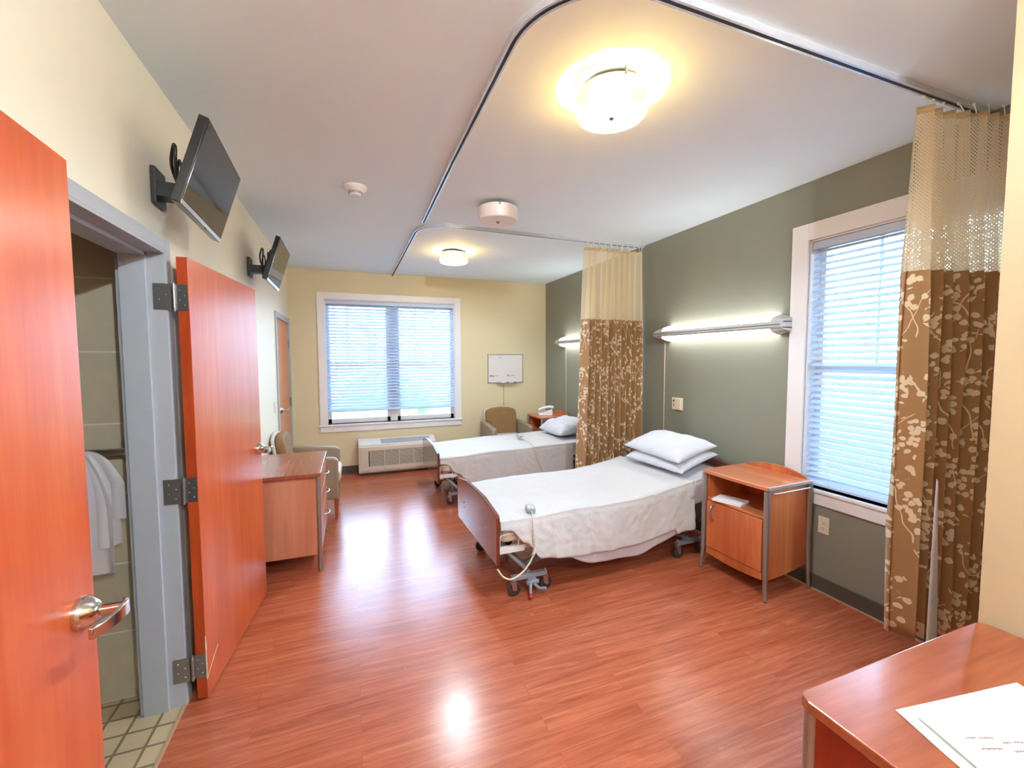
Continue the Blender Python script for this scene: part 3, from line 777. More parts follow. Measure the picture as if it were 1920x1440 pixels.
# nurse call plate
t_ = thing('nurse_call_plate', 'white double call plate on the grey wall above the nearer pillows', 'wall plate', (XR, 3.31, 1.154))
obj('plate', box(BM(), -.010, 0, -.073, .073, -.06, .06), 'ivory', t_, bevel=.004)
obj('cover_button', box(BM(), -.030, -.010, -.068, .005, -.055, .055), 'ivory', t_, bevel=.006)
b = BM(); cyl(b, (-.0105, .045, .03), (-.014, .045, .03), .009, None, 16); obj('socket', b, 'slot', t_)
b = BM(); cyl(b, (-.0105, .045, -.014), (-.014, .045, -.014), .006, None, 12); obj('socket', b, 'slot', t_)
# outlet right wall
def plate(name, label, loc, rz, kind):
    t_ = thing(name, label, 'wall plate' if kind != 'outlet' else 'outlet', loc, rz)
    obj('plate', box(BM(), -.036, .036, -.006, 0, -.058, .058), 'ivory', t_, bevel=.002)
    if kind == 'outlet':
        for s in (-1, 1):
            b = BM(); lathe(b, [(0, 0), (.0165, 0), (.0155, .0025), (0, .0025)], seg=24); bmesh.ops.rotate(b, verts=b.verts[:], cent=(0, 0, 0), matrix=Matrix.Rotation(PI/2, 3, 'X')); bmesh.ops.translate(b, verts=b.verts[:], vec=(0, -.006, s*.02))
            r_ = obj('receptacle', b, 'ivory', t_)
            b = BM(); box(b, -.007, -.005, -.0092, -.008, s*.02-.001, s*.02+.007); box(b, .005, .007, -.0092, -.008, s*.02-.001, s*.02+.007); cyl(b, (0, -.0092, s*.02-.008), (0, -.008, s*.02-.008), .0025, None, 8)
            obj('slots', b, 'slot', r_)
    else:
        obj('switch_toggle', box(BM(), -.006, .006, -.016, -.006, -.010, .014), 'white_plastic', t_, bevel=.002)
    return t_
plate('wall_outlet', 'ivory double outlet low on the grey wall under the side window', (XR, 1.905, .464), -PI/2, 'outlet')
plate('light_switch', 'white light switch on the left wall beside the closet door', (XL, 5.02, 1.10), PI/2, 'switch')

# ------------------------------------------------------------------ whiteboard
t_ = thing('whiteboard', 'small framed whiteboard on the straw wall with faint handwriting', 'whiteboard', (2.27, YB, 1.445))
W, H = .295, .225
obj('board', box(BM(), -W+.01, W-.01, -.012, 0, -H+.01, H-.01), 'wb', t_)
b = BM()
for a in ((-W, W, H-.012, H), (-W, W, -H, -H+.012)): box(b, a[0], a[1], -.018, 0, a[2], a[3])
for a in ((-W, -W+.012), (W-.012, W)): box(b, a[0], a[1], -.018, 0, -H, H)
obj('frame', b, 'alu', t_, bevel=.002)
b = BM(); box(b, -.15, .17, -.06, -.018, -H-.012, -H-.006); box(b, -.15, .17, -.062, -.056, -H-.012, -H+.002); obj('marker_tray', b, 'alu', t_, bevel=.001)
Y_ = -.0128
def scrib(x, z, w_, h_, n, seed, r=.0014):
    b = BM(); rr = random.Random(seed); pts = []
    for i in range(n): pts.append((x+w_*i/(n-1)+rr.uniform(-.003, .003), Y_, z+(h_ if i % 2 else 0)*rr.uniform(.4, 1)))
    tube(b, spline(pts, 4), r, 4); obj('handwriting', b, 'ink', t_)
scrib(-.265, -.125, .075, .030, 12, 1, .0022); scrib(-.18, -.115, .05, .018, 9, 2); scrib(.02, -.118, .05, .026, 7, 3, .0018); scrib(.085, -.118, .075, .016, 12, 4)
scrib(-.255, .165, .008, .02, 4, 5); scrib(-.12, .165, .012, .02, 5, 6); scrib(-.09, .168, .014, .016, 8, 7, .0028)
for i, (x, nm) in enumerate(((-.075, 'white marker pen with black cap lying left on the whiteboard tray'), (.045, 'white marker pen lying right on the whiteboard tray'))):
    p = thing('marker_pen', nm, 'marker', (2.27+x, YB-.042, 1.445-H+.004), 0, 'pens on the whiteboard tray')
    b = BM(); cyl(b, (0, 0, 0), (.075, 0, 0), .009, None, 14); obj('barrel', b, 'white_plastic', p, smooth=True)
    b = BM(); cyl(b, (.075, 0, 0), (.112, 0, 0), .0095, .008, 14); obj('cap', b, 'black', p, smooth=True)
tag(obj('cable_raceway', box(BM(), 2.232, 2.246, YB-.008, YB, .85, 1.205), 'wall_tan', bevel=.002), 'thin pale vertical strip on the straw wall below the whiteboard', 'cable cover')

# ------------------------------------------------------------------ wall air conditioner
t_ = thing('air_conditioner', 'beige wall air conditioner with louvred front below the end window', 'air conditioner', (.055, YB-.014, 0))
W = 1.06; yf = -.245
b = BM(); prism(b, [(0, .03), (yf+.03, .03), (yf, .055), (yf, .395), (yf+.03, .415), (0, .47)], 'x', 0, W)
obj('cabinet', b, 'ptac', t_, bevel=.004)
b = BM(); prism(b, [(-.002, .4695), (yf+.028, .4155), (yf+.028, .4225), (-.002, .4765)], 'x', .004, W-.004); obj('top_panel', b, 'ptactop', t_)
b = BM(); prism(b, [(-.06, .466), (yf+.05, .4275), (yf+.05, .4305), (-.06, .469)], 'x', .30, W-.08); obj('control_door', b, 'greyplastic', t_)
b = BM()
def fr_box(x0, x1, z0, z1): box(b, x0, x1, yf-.008, yf, z0, z1)
fr_box(.03, W-.03, .34, .375); fr_box(.03, W-.03, .075, .13); fr_box(.03, .13, .13, .34); fr_box(W-.13, W-.03, .13, .34)
obj('front_panel', b, 'ptac', t_, bevel=.004)
b = BM(); obj('grille_backing', box(b, .13, W-.13, yf-.002, yf+.0, .13, .34), 'slot', t_)
b = BM(); x0 = .135; cw = (W-.27)/4
for c in range(4):
    a0 = x0+c*cw; fr_box(a0, a0+.012, .13, .34) if c else None
    for i in range(12):
        z = .135+i*.0172; prism(b, [(yf-.0085, z), (yf-.0085, z+.0065), (yf-.001, z+.010), (yf-.001, z+.0035)], 'x', a0+.006, a0+cw-.002)
obj('louvers', b, 'ptac', t_)
b = BM(); obj('kick_base', box(b, .02, W-.02, yf+.05, -.02, 0, .032), 'slot', t_)

# ------------------------------------------------------------------ armchairs (local front = -y)
def armchair(loc, rz, label):
    t_ = thing('armchair', label, 'armchair', loc, rz, 'wooden legged armchairs')
    for s in (-1, 1):
        b = BM(); a0, a1 = s*.25, s*.32
        prism(b, [(-.265, .20), (.30, .24), (.30, .655), (.22, .665), (-.225, .625), (-.265, .60)], 'x', min(a0, a1), max(a0, a1))
        obj('arm', b, 'vinyl', t_, bevel=.018)
    b = BM(); box(b, -.25, .25, -.25, .24, .27, .36); obj('seat_base', b, 'vinyl', t_, bevel=.01)
    b = BM(); box(b, -.245, .245, -.285, .20, .36, .47); obj('seat_cushion', b, 'vinylgrey', t_, bevel=.035, label='pale seat cushion')
    # arched back, slightly reclined
    def back(y0, y1, mat, nm, W, top, bev):
        b = BM(); pts = [(-W, .36)]+[(-W*math.cos(a)*(1 if abs(math.cos(a)) < .9 else 1), top-.07+.07*math.sin(a)**.6) for a in (PI*i/16 for i in range(1, 16))]+[(W, .36)]
        pts = [(-W, .36), (-W*1.02, top-.10), (-W*.96, top-.045), (-W*.6, top-.012), (0, top), (W*.6, top-.012), (W*.96, top-.045), (W*1.02, top-.10), (W, .36)]
        prism(b, pts, 'y', y0, y1)
        for v_ in b.verts: v_.co.y += (v_.co.z-.36)*.16
        return obj(nm, b, mat, t_, bevel=bev)
    back(.15, .23, 'chairfab', 'back_cushion', .245, .865, .028); back(.23, .262, 'vinylgrey', 'back_shell', .252, .872, .012)
    for sx in (-1, 1):
        for sy in (-1, 1):
            b = BM(); x, y = sx*.285, (.265 if sy > 0 else -.235)
            A = [(x-.022, y-.022), (x+.022, y-.022), (x+.022, y+.022), (x-.022, y+.022)]; yo = .02*sy if sy > 0 else 0
            B = [(p[0]*.5+x*.5, p[1]*.5+y*.5+yo) for p in A]
            v0 = [b.verts.new((p[0], p[1], .23)) for p in A]; v1 = [b.verts.new((p[0], p[1], 0)) for p in B]
            b.faces.new(v0); b.faces.new(v1[::-1])
            for i in range(4): b.faces.new((v0[i], v1[i], v1[(i+1) % 4], v0[(i+1) % 4]))
            bmesh.ops.recalc_face_normals(b, faces=b.faces[:]); obj('leg', b, 'chairwood', t_, bevel=.002)
    return t_
armchair((2.13, 5.90, 0), .03, 'brown backed armchair in the far corner by the farther bed')
armchair((-.415, 4.84, 0), PI/2, 'armchair behind the chest of drawers against the left wall')

# ------------------------------------------------------------------ chests of drawers (local front = -y)
def chest(loc, rz, label, top='mahog_x', side='mahog_z'):
    t_ = thing('chest_of_drawers', label, 'chest of drawers', loc, rz, 'low chests of drawers with steel posts')
    W, D, H = .42, .26, .755
    b = BM(); pts = [(-W, D), (-W, -D+.03), (-W+.009, -D+.009), (-W+.03, -D), (W-.03, -D), (W-.009, -D+.009), (W, -D+.03), (W, D)]; prism(b, pts, 'z', H-.028, H); obj('top', b, top, t_, bevel=.004)
    b = BM(); box(b, -W+.022, -W+.042, -D+.03, D-.012, .13, H-.045); box(b, W-.042, W-.022, -D+.03, D-.012, .13, H-.045)
    box(b, -W+.04, W-.04, D-.03, D-.015, .13, H-.028); box(b, -W+.04, W-.04, -D+.03, D-.02, .13, .15); box(b, -W+.03, W-.03, -D+.035, D-.02, H-.046, H-.028)
    obj('carcass', b, side, t_, bevel=.0015)
    for x in (-W+.030, W-.030):
        for y, r0 in ((-D+.022, .016), (D-.025, .014)):
            b = BM()
            if y < 0: cyl(b, (x, y, .012), (x, y, H-.03), .017, .017, 20)
            else: box(b, x-.012, x+.012, y-.012, y+.012, .012, .20)
            cyl(b, (x, y, 0), (x, y, .014), .012, .012, 12); obj('leg', b, 'alu', t_, smooth=True)
    z = .14; hs = (.24, .18, .155)
    for h_ in hs:
        b = box(BM(), -W+.05, W-.05, -D+.008, -D+.028, z+.003, z+h_-.003); d_ = obj('drawer', b, side, t_, bevel=.002)
        zc = z+h_-.06
        b = BM(); tube(b, spline([(-.06, -D+.008, zc), (-.05, -D-.022, zc), (0, -D-.034, zc), (.05, -D-.022, zc), (.06, -D+.008, zc)], 6), .0055, 8); obj('handle', b, 'steel', d_, smooth=2)
        z += h_
    return t_
chest((-.497, 3.848, 0), PI/2, 'brown chest of drawers on the left beyond the open bathroom door')
chest((1.450, .452, 0), PI, 'brown chest of drawers in the right foreground with papers on top', side='redpanel')

# papers on the near chest
ZT = .755
def sheet(name, pts, z, mat, label, curl=.0, th=.0012, seed=1):
    """quad sheet as a gently wavy grid; pts = 4 corners in order."""
    A, B_, C_, D_ = [Vector((p[0], p[1], 0)) for p in pts]; b = BM()
    def f(u, v_):
        p = (A*(1-u)+B_*u)*(1-v_)+(D_*(1-u)+C_*u)*v_
        h = .5+.5*noise.noise(Vector((p.x*7, p.y*7, seed))); return Vector((p.x, p.y, z+curl*h*h*(.3+.7*v_)))
    grid(b, f, 24, 24); return tag(obj(name, b, mat, smooth=2, solid=th), label, 'paper', 'papers on the near chest')
def quad(c, e1, l1, e2, l2):
    c, e1, e2 = Vector(c), Vector(e1).normalized()*l1, Vector(e2).normalized()*l2
    return [c, c+e1, c+e1+e2, c+e2]
sheet('paper_sheet', quad((1.198, .588), (.99, -.144), .40, (-.33, -.944), .24), ZT+.0012, 'paper_white', 'white paper lying lowest of the two on the near chest', .010, seed=2)
top_paper = sheet('paper_sheet', quad((1.216, .561), (.94, -.34), .42, (-.335, -.942), .26), ZT+.010, 'paper', 'cream paper with small print, uppermost on the near chest', .008, seed=7)
b = BM(); rnd = random.Random(9)
def word(c, l_, n):
    c = Vector(c); e = Vector((.94, -.34)); g = Vector((-.34, -.94)); pts = []
    for i in range(n): p = c+e*(l_*i/(n-1))+g*((i % 2)*.004*rnd.uniform(.5, 1.1)); pts.append((p.x, p.y, ZT+.0185))
    tube(b, pts, .0008, 4)
word((1.232, .478), .020, 9); word((1.257, .468), .030, 11); word((1.288, .444), .018, 8); word((1.311, .436), .040, 14); word((1.226, .452), .045, 17); word((1.283, .424), .05, 17)
obj('printed_words', b, 'ink_red', top_paper)

# ------------------------------------------------------------------ nightstands (local front = -y)
def nightstand(loc, rz, label):
    t_ = thing('nightstand', label, 'nightstand', loc, rz, 'cherry nightstands with steel posts')
    W, D, H = .262, .224, .762
    b = BM(); prism(b, [(-W, D), (-W, -D), (-W*.5, -D-.008), (0, -D-.012), (W*.5, -D-.008), (W, -D), (W, D)], 'z', H-.026, H); obj('top', b, 'cherry_x', t_, bevel=.004)
    b = BM(); box(b, W+.0005, W+.004, -D+.004, D-.004, H-.022, H-.004); obj('top_edging', b, 'alu', t_)
    b = BM(); n = 18; pts = [(-W+.03, H-.004)]+[(-W+.03+(2*W-.06)*i/n, H+.008+.044*math.sin(PI*i/n)**.8) for i in range(n+1)]+[(W-.03, H-.004)]
    prism(b, pts, 'y', D-.022, D-.004); obj('back_rail', b, 'cherry_z', t_, bevel=.002)
    s0, s1 = -D+.03, D-.015
    for s in (-1, 1):
        b = BM(); x0, x1 = s*(W-.018), s*(W-.036)
        pr = [(s0, .125), (s0, H-.026), (s1, H-.026), (s1, .165)]+[(s1+(s0-s1)*i/8, .165-.04*i/8-.010*math.sin(PI*i/8)) for i in range(1, 8)]
        prism(b, pr, 'x', min(x0, x1), max(x0, x1))
        obj('side_panel', b, 'cherry_z', t_, bevel=.001)
    b = BM(); box(b, -W+.036, W-.036, D-.03, D-.016, .165, H-.03); obj('back_panel', b, 'cherry_z', t_)
    b = BM(); box(b, -W+.036, W-.036, -D+.022, D-.03, .535, .553); obj('shelf', b, 'cherry_x', t_, bevel=.001)
    b = BM(); box(b, -W+.036, W-.036, -D+.03, D-.03, .150, .166); obj('bottom_panel', b, 'cherry_x', t_)
    b = BM(); n = 12; pts = [(-W+.036, .178), (W-.036, .178)]+[(W-.036-(2*W-.072)*i/n, .128-.014*math.sin(PI*i/n)) for i in range(n+1)]
    prism(b, pts, 'y', -D+.012, -D+.028); obj('apron', b, 'cherry_z', t_, bevel=.001)
    b = BM(); box(b, -W+.039, W-.039, -D+.006, -D+.024, .182, .532); d_ = obj('door', b, 'cherry_z', t_, bevel=.002)
    b = BM(); tube(b, spline([(-W+.10, -D+.006, .400), (-W+.10, -D-.020, .412), (-W+.10, -D-.032, .455), (-W+.10, -D-.020, .498), (-W+.10, -D+.006, .510)], 6), .0065, 10); obj('handle', b, 'steel', d_, smooth=2)
    for sx in (-1, 1):
        for sy in (-1, 1):
            b = BM(); x, y = sx*(W-.012), sy*(D-.012); kx = .012*sx; ky = .010*sy
            if sy < 0 or sx > 0: tube(b, [(x, y, H-.028), (x, y, .35), (x+kx*.3, y+ky*.3, .18), (x+kx, y+ky, .006)], [.019, .018, .016, .0115], 18)
            else: tube(b, [(x, y, H-.028), (x, y, .006)], [.015, .012], 16)
            l_ = obj('leg', b, 'alu', t_, smooth=True)
            xx, yy = (x+kx, y+ky) if (sy < 0 or sx > 0) else (x, y)
            b = BM(); cyl(b, (xx, yy, 0), (xx, yy, .008), .011, None, 12); obj('foot_pad', b, 'rubber', l_)
    b = BM(); xr = W+.012; tube(b, [(W-.016, -D+.045, H-.045), (xr, -D+.045, H-.045), (xr, -D+.06, H-.045), (xr, D-.06, H-.045), (xr, D-.045, H-.045), (W-.016, D-.045, H-.045)], .004, 8); obj('towel_bar', b, 'alu', t_)
    return t_
nightstand((2.705, 2.222, 0), math.radians(-87.5), 'cherry nightstand below the side window beside the nearer bed')
nightstand((2.725, 5.735, 0), math.radians(-90), 'cherry nightstand in the far corner with a telephone on it')
# book
t_ = thing('book', 'thin pale book lying in the open cubby of the nearer nightstand', 'book', (2.56, 2.30, .554), math.radians(20))
obj('pages', box(BM(), -.070, .078, -.100, .100, .0015, .012), 'paper', t_); obj('cover', box(box(BM(), -.072, .08, -.102, .102, 0, .0015), -.072, .08, -.102, .102, .012, .0135), 'paper_white', t_)
# telephone
t_ = thing('telephone', 'white desk telephone on the far nightstand', 'telephone', (2.68, 5.72, .763), math.radians(-115))
b = BM(); prism(b, [(-.10, 0), (-.10, .03), (.09, .075), (.10, .07), (.10, 0)], 'x', -.085, .085)
bmesh.ops.translate(b, verts=b.verts[:], vec=(0, 0, 0)); obj('base', b, 'white_plastic', t_, bevel=.006)
b = BM(); tube(b, spline([(-.055, -.10, .06), (-.055, -.085, .075), (-.055, -.04, .098), (-.055, .04, .115), (-.055, .09, .112), (-.055, .105, .095)], 5), [.022]*6+[.019]*14+[.022]*6, 12); obj('handset', b, 'white_plastic', t_, smooth=2)
b = BM()
for i in range(4):
    for j in range(3): box(b, -.005+j*.026, .013+j*.026, -.07+i*.028, -.052+i*.028, .035+i*.007, .052+i*.007)
obj('buttons', b, 'greyplastic', t_)
b = BM(); tube(b, spline([(-.055, -.105, .05), (-.10, -.13, .02), (-.115, -.06, .006), (-.10, .0, .006)], 6), .003, 6); obj('cord', b, 'white_plastic', t_)

# ------------------------------------------------------------------ beds (local: x foot->head, y across, near side = -y)
def zt_flat(x):  # mattress top, farther bed
    return .515+.035*max(0, min(1, (x-.1)/.7))+.03*max(0, min(1, (x-.9)/.9))
def zt_up(x):    # nearer bed, head raised
    return .520+.015*max(0, min(1, x/.5))+(.17*max(0, x-1.12)**1.25)
def bed(loc, rz, label, zt, hx):
    t_ = thing('hospital_bed', label, 'bed', loc, rz, 'adjustable beds with cherry boards')
    pf = [(-.485, .262), (-.485, .575), (-.475, .588), (-.21, .632), (.21, .632), (.475, .588), (.485, .575), (.485, .262)]
    def board(nm, x, dz):
        b = BM(); prism(b, [(p[0], p[1]+dz) for p in pf], 'x', x-.010, x+.010); o = obj(nm, b, 'board', t_, bevel=.002)
        b = BM(); n = len(pf)
        path = [Vector((x, p[0], p[1]+dz)) for p in pf]
        for a, c in zip(path, path[1:]):
            d = (c-a).normalized(); nrm = Vector((0, d.z, -d.y)) if True else None
            if nrm.dot(Vector((0, (a+c)[1]/2, (a+c)[2]/2-(.44+dz)))) < 0: nrm = -nrm
            q = [a-nrm*.003, c-nrm*.003, c+nrm*.0025, a+nrm*.0025]
            v0 = [b.verts.new(p+Vector((-.0115, 0, 0))) for p in q]; v1 = [b.verts.new(p+Vector((.0115, 0, 0))) for p in q]
            b.faces.new(v0); b.faces.new(v1[::-1])
            for i in range(4): b.faces.new((v0[i], v1[i], v1[(i+1) % 4], v0[(i+1) % 4]))
        bmesh.ops.recalc_face_normals(b, faces=b.faces[:])
        obj('edge_band', b, 'board_edge', o)
        if dz == 0:
            b = BM()
            for y in (-.28, .28):
                for z in (.40, .44): cyl(b, (x-.010, y, z), (x-.0135, y, z), .006, .005, 12)
            obj('bolts', b, 'steel', o)
        return o
    board('footboard', 0, 0); board('headboard', hx, .125)
    # deck: two side rails following the mattress, cross bars
    b = BM()
    for y in (-.40, .40):
        pts = [(.03+i*.1, y, zt(.03+i*.1)-.185) for i in range(int((hx-.08)/.1)+1)]
        for p, q in zip(pts, pts[1:]):
            v0 = [b.verts.new((p[0], p[1]+a, p[2]+c)) for a, c in ((-.015, -.03), (.015, -.03), (.015, .0), (-.015, 0))]
            v1 = [b.verts.new((q[0], q[1]+a, q[2]+c)) for a, c in ((-.015, -.03), (.015, -.03), (.015, .0), (-.015, 0))]
            b.faces.new(v0); b.faces.new(v1[::-1])
            for i in range(4): b.faces.new((v0[i], v1[i], v1[(i+1) % 4], v0[(i+1) % 4]))
    for i in range(10):
        x = .05+i*.2; z = zt(x)-.185; box(b, x-.012, x+.012, -.40, .40, z-.025, z)
    bmesh.ops.recalc_face_normals(b, faces=b.faces[:]); obj('deck_frame', b, 'ptactop', t_, bevel=.002)
    b = BM(); zz = zt(.06)
    for y in (-.46, ):
        tube(b, spline([(.02, y+.02, zz-.20), (.02, y, zz-.13), (.025, y, zz-.085), (.06, y-.004, zz-.075), (.12, y-.004, zz-.075), (.15, y, zz-.085), (.155, y, zz-.13), (.155, y+.02, zz-.21)], 4), .005, 8)
    box(b, .0, .20, -.455, -.425, zz-.205, zz-.165)
    obj('mattress_retainer', b, 'ptactop', t_)
    # wheel bases
    def base(xc, sgn):
        b = BM(); cyl(b, (xc, -.41, .13), (xc, .30, .13), .019, None, 16)
        for y in (-.42, .31): box(b, xc-.13, xc+.13, y-.018, y+.018, .105, .135); 
        bo = obj('wheel_base', b, 'greypaint', t_, smooth=True, bevel=.002)
        for y in (-.42, .31):
            for dx in (-.118, .118):
                b = BM(); x = xc+dx; cyl(b, (x, y, .095), (x, y, .15), .012, .010, 14); box(b, x-.018, x+.018, y-.017, y+.017, .085, .100)
                for s in (-1, 1): prism(b, [(x-.015, .095), (x+.015, .095), (x+.022, .04), (x+.006, .034), (x-.012, .05)], 'y', y+s*.016-.002, y+s*.016+.002)
                c_ = obj('caster', b, 'steel', t_, smooth=True)
                b = BM(); cyl(b, (x+.006, y-.012, .045), (x+.006, y+.012, .045), .045, None, 26); obj('wheel', b, 'rubber', c_, smooth=True, bevel=.004)
        return xc
    base(.25, 1); base(hx-.37, -1)
    b = BM()
    for y in (-.30, .30):
        for x0, x1 in ((.25, .90), (hx-.37, hx-1.02)):
            v0 = [b.verts.new((x0, y+a, .13+c)) for a, c in ((-.012, -.022), (.012, -.022), (.012, .022), (-.012, .022))]
            v1 = [b.verts.new((x1, y+a, .335+c)) for a, c in ((-.012, -.022), (.012, -.022), (.012, .022), (-.012, .022))]
            b.faces.new(v0); b.faces.new(v1[::-1])
            for i in range(4): b.faces.new((v0[i], v1[i], v1[(i+1) % 4], v0[(i+1) % 4]))
    bmesh.ops.recalc_face_normals(b, faces=b.faces[:]); obj('lift_arm', b, 'greypaint', t_, bevel=.002)
    b = BM(); tube(b, [(.06, -.30, .33), (.15, -.34, .24), (.24, -.38, .15)], .017, 12); obj('push_rod', b, 'greypaint', t_, smooth=True)
    b = BM(); tube(b, [(.55, .0, .17), (1.3, .0, .20)], .028, 14)
    for xx in (.9, hx-1.02):
        b2 = BM(); cyl(b2, (xx, -.42, .335), (xx, .42, .335), .014, None, 10); obj('cross_tube', b2, 'greypaint', t_, smooth=True)
    obj('lift_actuator', b, 'greypaint', t_, smooth=True)
    for y, s in ((-.42, -1), (.31, 1)):
        b = BM(); prism(b, [(.23, .105), (.29, .105), (.30, .075), (.265, .05), (.235, .07)], 'y', y-.02, y+.02)
        tube(b, spline([(.25, y+s*.02, .08), (.235, y+s*.055, .06), (.215, y+s*.10, .035)], 4), [.012]*5+[.009]*4, 10)
        tube(b, spline([(.27, y+s*.02, .07), (.30, y+s*.055, .045), (.35, y+s*.06, .035)], 4), .010, 8); cyl(b, (.22, y+s*.02, .075), (.31, y+s*.02, .075), .016, None, 12)
        p_ = obj('brake_pedal', b, 'greypaint', t_, smooth=True)
        b = BM(); tube(b, [(.217, y+s*.095, .037), (.207, y+s*.118, .027)], .0115, 12); obj('pedal_cap', b, 'redplastic', p_, smooth=2, label='red pedal tip')
    return t_
B1 = ((.842, 3.032, 0), math.radians(1.6)); B2 = ((.842, 4.972, 0), 0.)
HX = 2.045
bed(*B1, 'nearer hospital bed with raised head beside the side window', zt_up, HX)
bed(*B2, 'farther hospital bed beyond the divider curtain near the end wall', zt_flat, HX)

def place(o, B): o.location = B[0]; o.rotation_euler = (0, 0, B[1]); return o
def mattress(B, zt, label, cat='mattress'):
    b = BM(); X0, X1, hw, th = .03, 1.985, .445, .155
    NU, NS = 60, 28
    def sect(x, k):      # rounded rectangle section
        P = []
        for i in range(NS):
            a = 2*PI*i/NS; c, s = math.cos(a), math.sin(a); e = .28
            P.append((hw*k*math.copysign(abs(c)**e, c), math.copysign(abs(s)**.45, s)*th/2*k))
        return P
    rings = []
    for i in range(NU+1):
        x = X0+(X1-X0)*i/NU; d = min(x-X0, X1-x); k = 1 if d > .05 else (1-(1-d/.05)**2*.12)
        rings.append([b.verts.new((x, y, zt(x)-.006-th/2+z)) for y, z in sect(x, k)])
    b.faces.new(rings[0]); b.faces.new(rings[-1][::-1])
    for p, q in zip(rings, rings[1:]):
        for i in range(NS): b.faces.new((p[i], q[i], q[(i+1) % NS], p[(i+1) % NS]))
    bmesh.ops.recalc_face_normals(b, faces=b.faces[:])
    return place(tag(obj('mattress', b, 'mattress', smooth=2), label, cat), B)
mattress(B1, zt_up, 'cream mattress of the nearer bed showing at its foot corner')
mattress(B2, zt_flat, 'cream mattress of the farther bed showing at its foot corner')

def cover(name, B, zt, x0, x1, dn, df, off, mat, label, cat, seed, hw=.455, rip=.010, puck=.0, nx=150, fold=0., th=.004, wave=0.):
    """cloth over the mattress; dn(x)/df(x) = drop below the top at near/far side."""
    b = BM(); ny = 110
    def f(u, v_):
        x = x0+(x1-x0)*u; a, c = dn(x), df(x); t = -(hw+a)+(2*hw+a+c)*v_; R = .045
        zt_ = zt(x)+off; s = abs(t); sg = -1 if t < 0 else 1
        if s < hw-R: y, z, side = t, 0., 0.
        else:
            q = s-(hw-R); qa = q/R
            if qa < PI/2: y = sg*(hw-R+(R+off)*math.sin(qa)); z = -(R)*(1-math.cos(qa)); side = qa/(PI/2)
            else: y = sg*(hw+off+.0+.018*min(1, (q-R*PI/2)/.3)); z = -R-(q-R*PI/2); side = 1.
        nz = Vector((x*1.5, t*2.1, seed))
        z += (1-side)*(rip*.9*noise.noise(nz*1.4)+rip*.35*noise.noise(nz*5)+wave*math.sin(x*9+t*3)*noise.noise(Vector((x*2, t*3, 9))))
        if side > 0:
            dd = max(0, -z-R)
            y += sg*side*(.010*noise.noise(Vector((x*5, z*2, seed)))+min(1, dd*5)*.018*noise.noise(Vector((x*7+z*1.5, z*.8, seed+3)))+puck*noise.noise(Vector((x*20, z*24, seed)))+fold*min(1, dd*4)*math.sin(x*26+seed))
            y = sg*max(abs(y), hw*.985+off)
        xx = x+.006*noise.noise(Vector((t*4, u, seed)))
        return Vector((xx, y, zt_+z))
    grid(b, f, nx, ny)
    return place(tag(obj(name, b, mat, smooth=2, solid=th), label, cat), B)
def lerp(xs, ys):
    def f(x):
        if x <= xs[0]: return ys[0]
        for a, c, p, q in zip(xs, xs[1:], ys, ys[1:]):
            if x <= c: t = (x-a)/(c-a); t = t*t*(3-2*t); return p+(q-p)*t
        return ys[-1]
    return f
# nearer bed: lower sheet, then spread
cover('bed_sheet', B1, zt_up, .20, 1.62, lerp([.20, .42, .75, 1.1, 1.62], [.10, .27, .385, .40, .33]), lambda x: .25, .004, 'sheet', 'thin white sheet hanging below the spread of the nearer bed', 'sheet', 5, rip=.003, hw=.450)
cover('bedspread', B1, zt_up, .022, 1.66, lerp([.022, .09, .19, .32, .6, 1.2, 1.46, 1.47, 1.66], [.035, .045, .14, .275, .315, .315, .30, .34, .36]), lambda x: .27, .017, 'spread', 'white woven spread over the nearer bed', 'bedspread', 8, hw=.464, rip=.012, puck=.006, wave=.01)
cover('bed_sheet', B1, zt_up, 1.58, 1.975, lambda x: .17, lambda x: .17, .006, 'sheet', 'white fitted sheet under the two stacked pillows', 'sheet', 15, rip=.012, wave=.02)
# farther bed
cover('bedspread', B2, zt_flat, .022, 1.63, lerp([.022, .09, .2, .36, .6, 1.63], [.04, .05, .16, .28, .32, .375]), lambda x: .28, .012, 'spread', 'cream white spread over the farther bed', 'bedspread', 21, rip=.009, puck=.005)
cover('bed_sheet', B2, zt_flat, 1.60, 1.975, lambda x: .13, lambda x: .13, .006, 'sheet', 'white fitted sheet under the pillow of the farther bed', 'sheet', 25, rip=.01)

def pillow(name, mat, label, L, W, T, M4, seed, group=None, sag=0.):
    b = BM(); n = 44
    def surf(s):
        def f(u, v_):
            x = (u-.5)*2; y = (v_-.5)*2
            cx = 1-abs(x)**3.2; cy = 1-abs(y)**3.2
            t = (max(0, cx)*max(0, cy))**.60
            pin = 1-.07*(1-abs(x)**2)*abs(y)**4; pin2 = 1-.05*(1-abs(y)**2)*abs(x)**4
            q = Vector((x*1.6, y*2.2, seed+s))
            wr = .12*noise.noise(q*1.1)+.10*noise.noise(Vector((x*3+y*4, y*2-x, seed)))*(.3+max(abs(x), abs(y)))+.035*noise.noise(Vector((x*7-y*3, y*6+x*5, seed+4)))
            z = s*T/2*t*(1+wr*1.6)*(1. if s > 0 else .55)+sag*x*x
            return Vector((x*W/2*pin2, y*L/2*pin, z))
        return f
    grid(b, surf(1), n, n); grid(b, surf(-1), n, n)
    bmesh.ops.remove_doubles(b, verts=b.verts[:], dist=.0008); bmesh.ops.recalc_face_normals(b, faces=b.faces[:])
    o = tag(obj(name, b, mat, smooth=2), label, 'pillow', group); o.matrix_world = M4; return o
def PM(x, y, z, rz, ry, rx=0): return Matrix.Translation((x, y, z)) @ Matrix.Rotation(rz, 4, 'Z') @ Matrix.Rotation(ry, 4, 'Y') @ Matrix.Rotation(rx, 4, 'X')
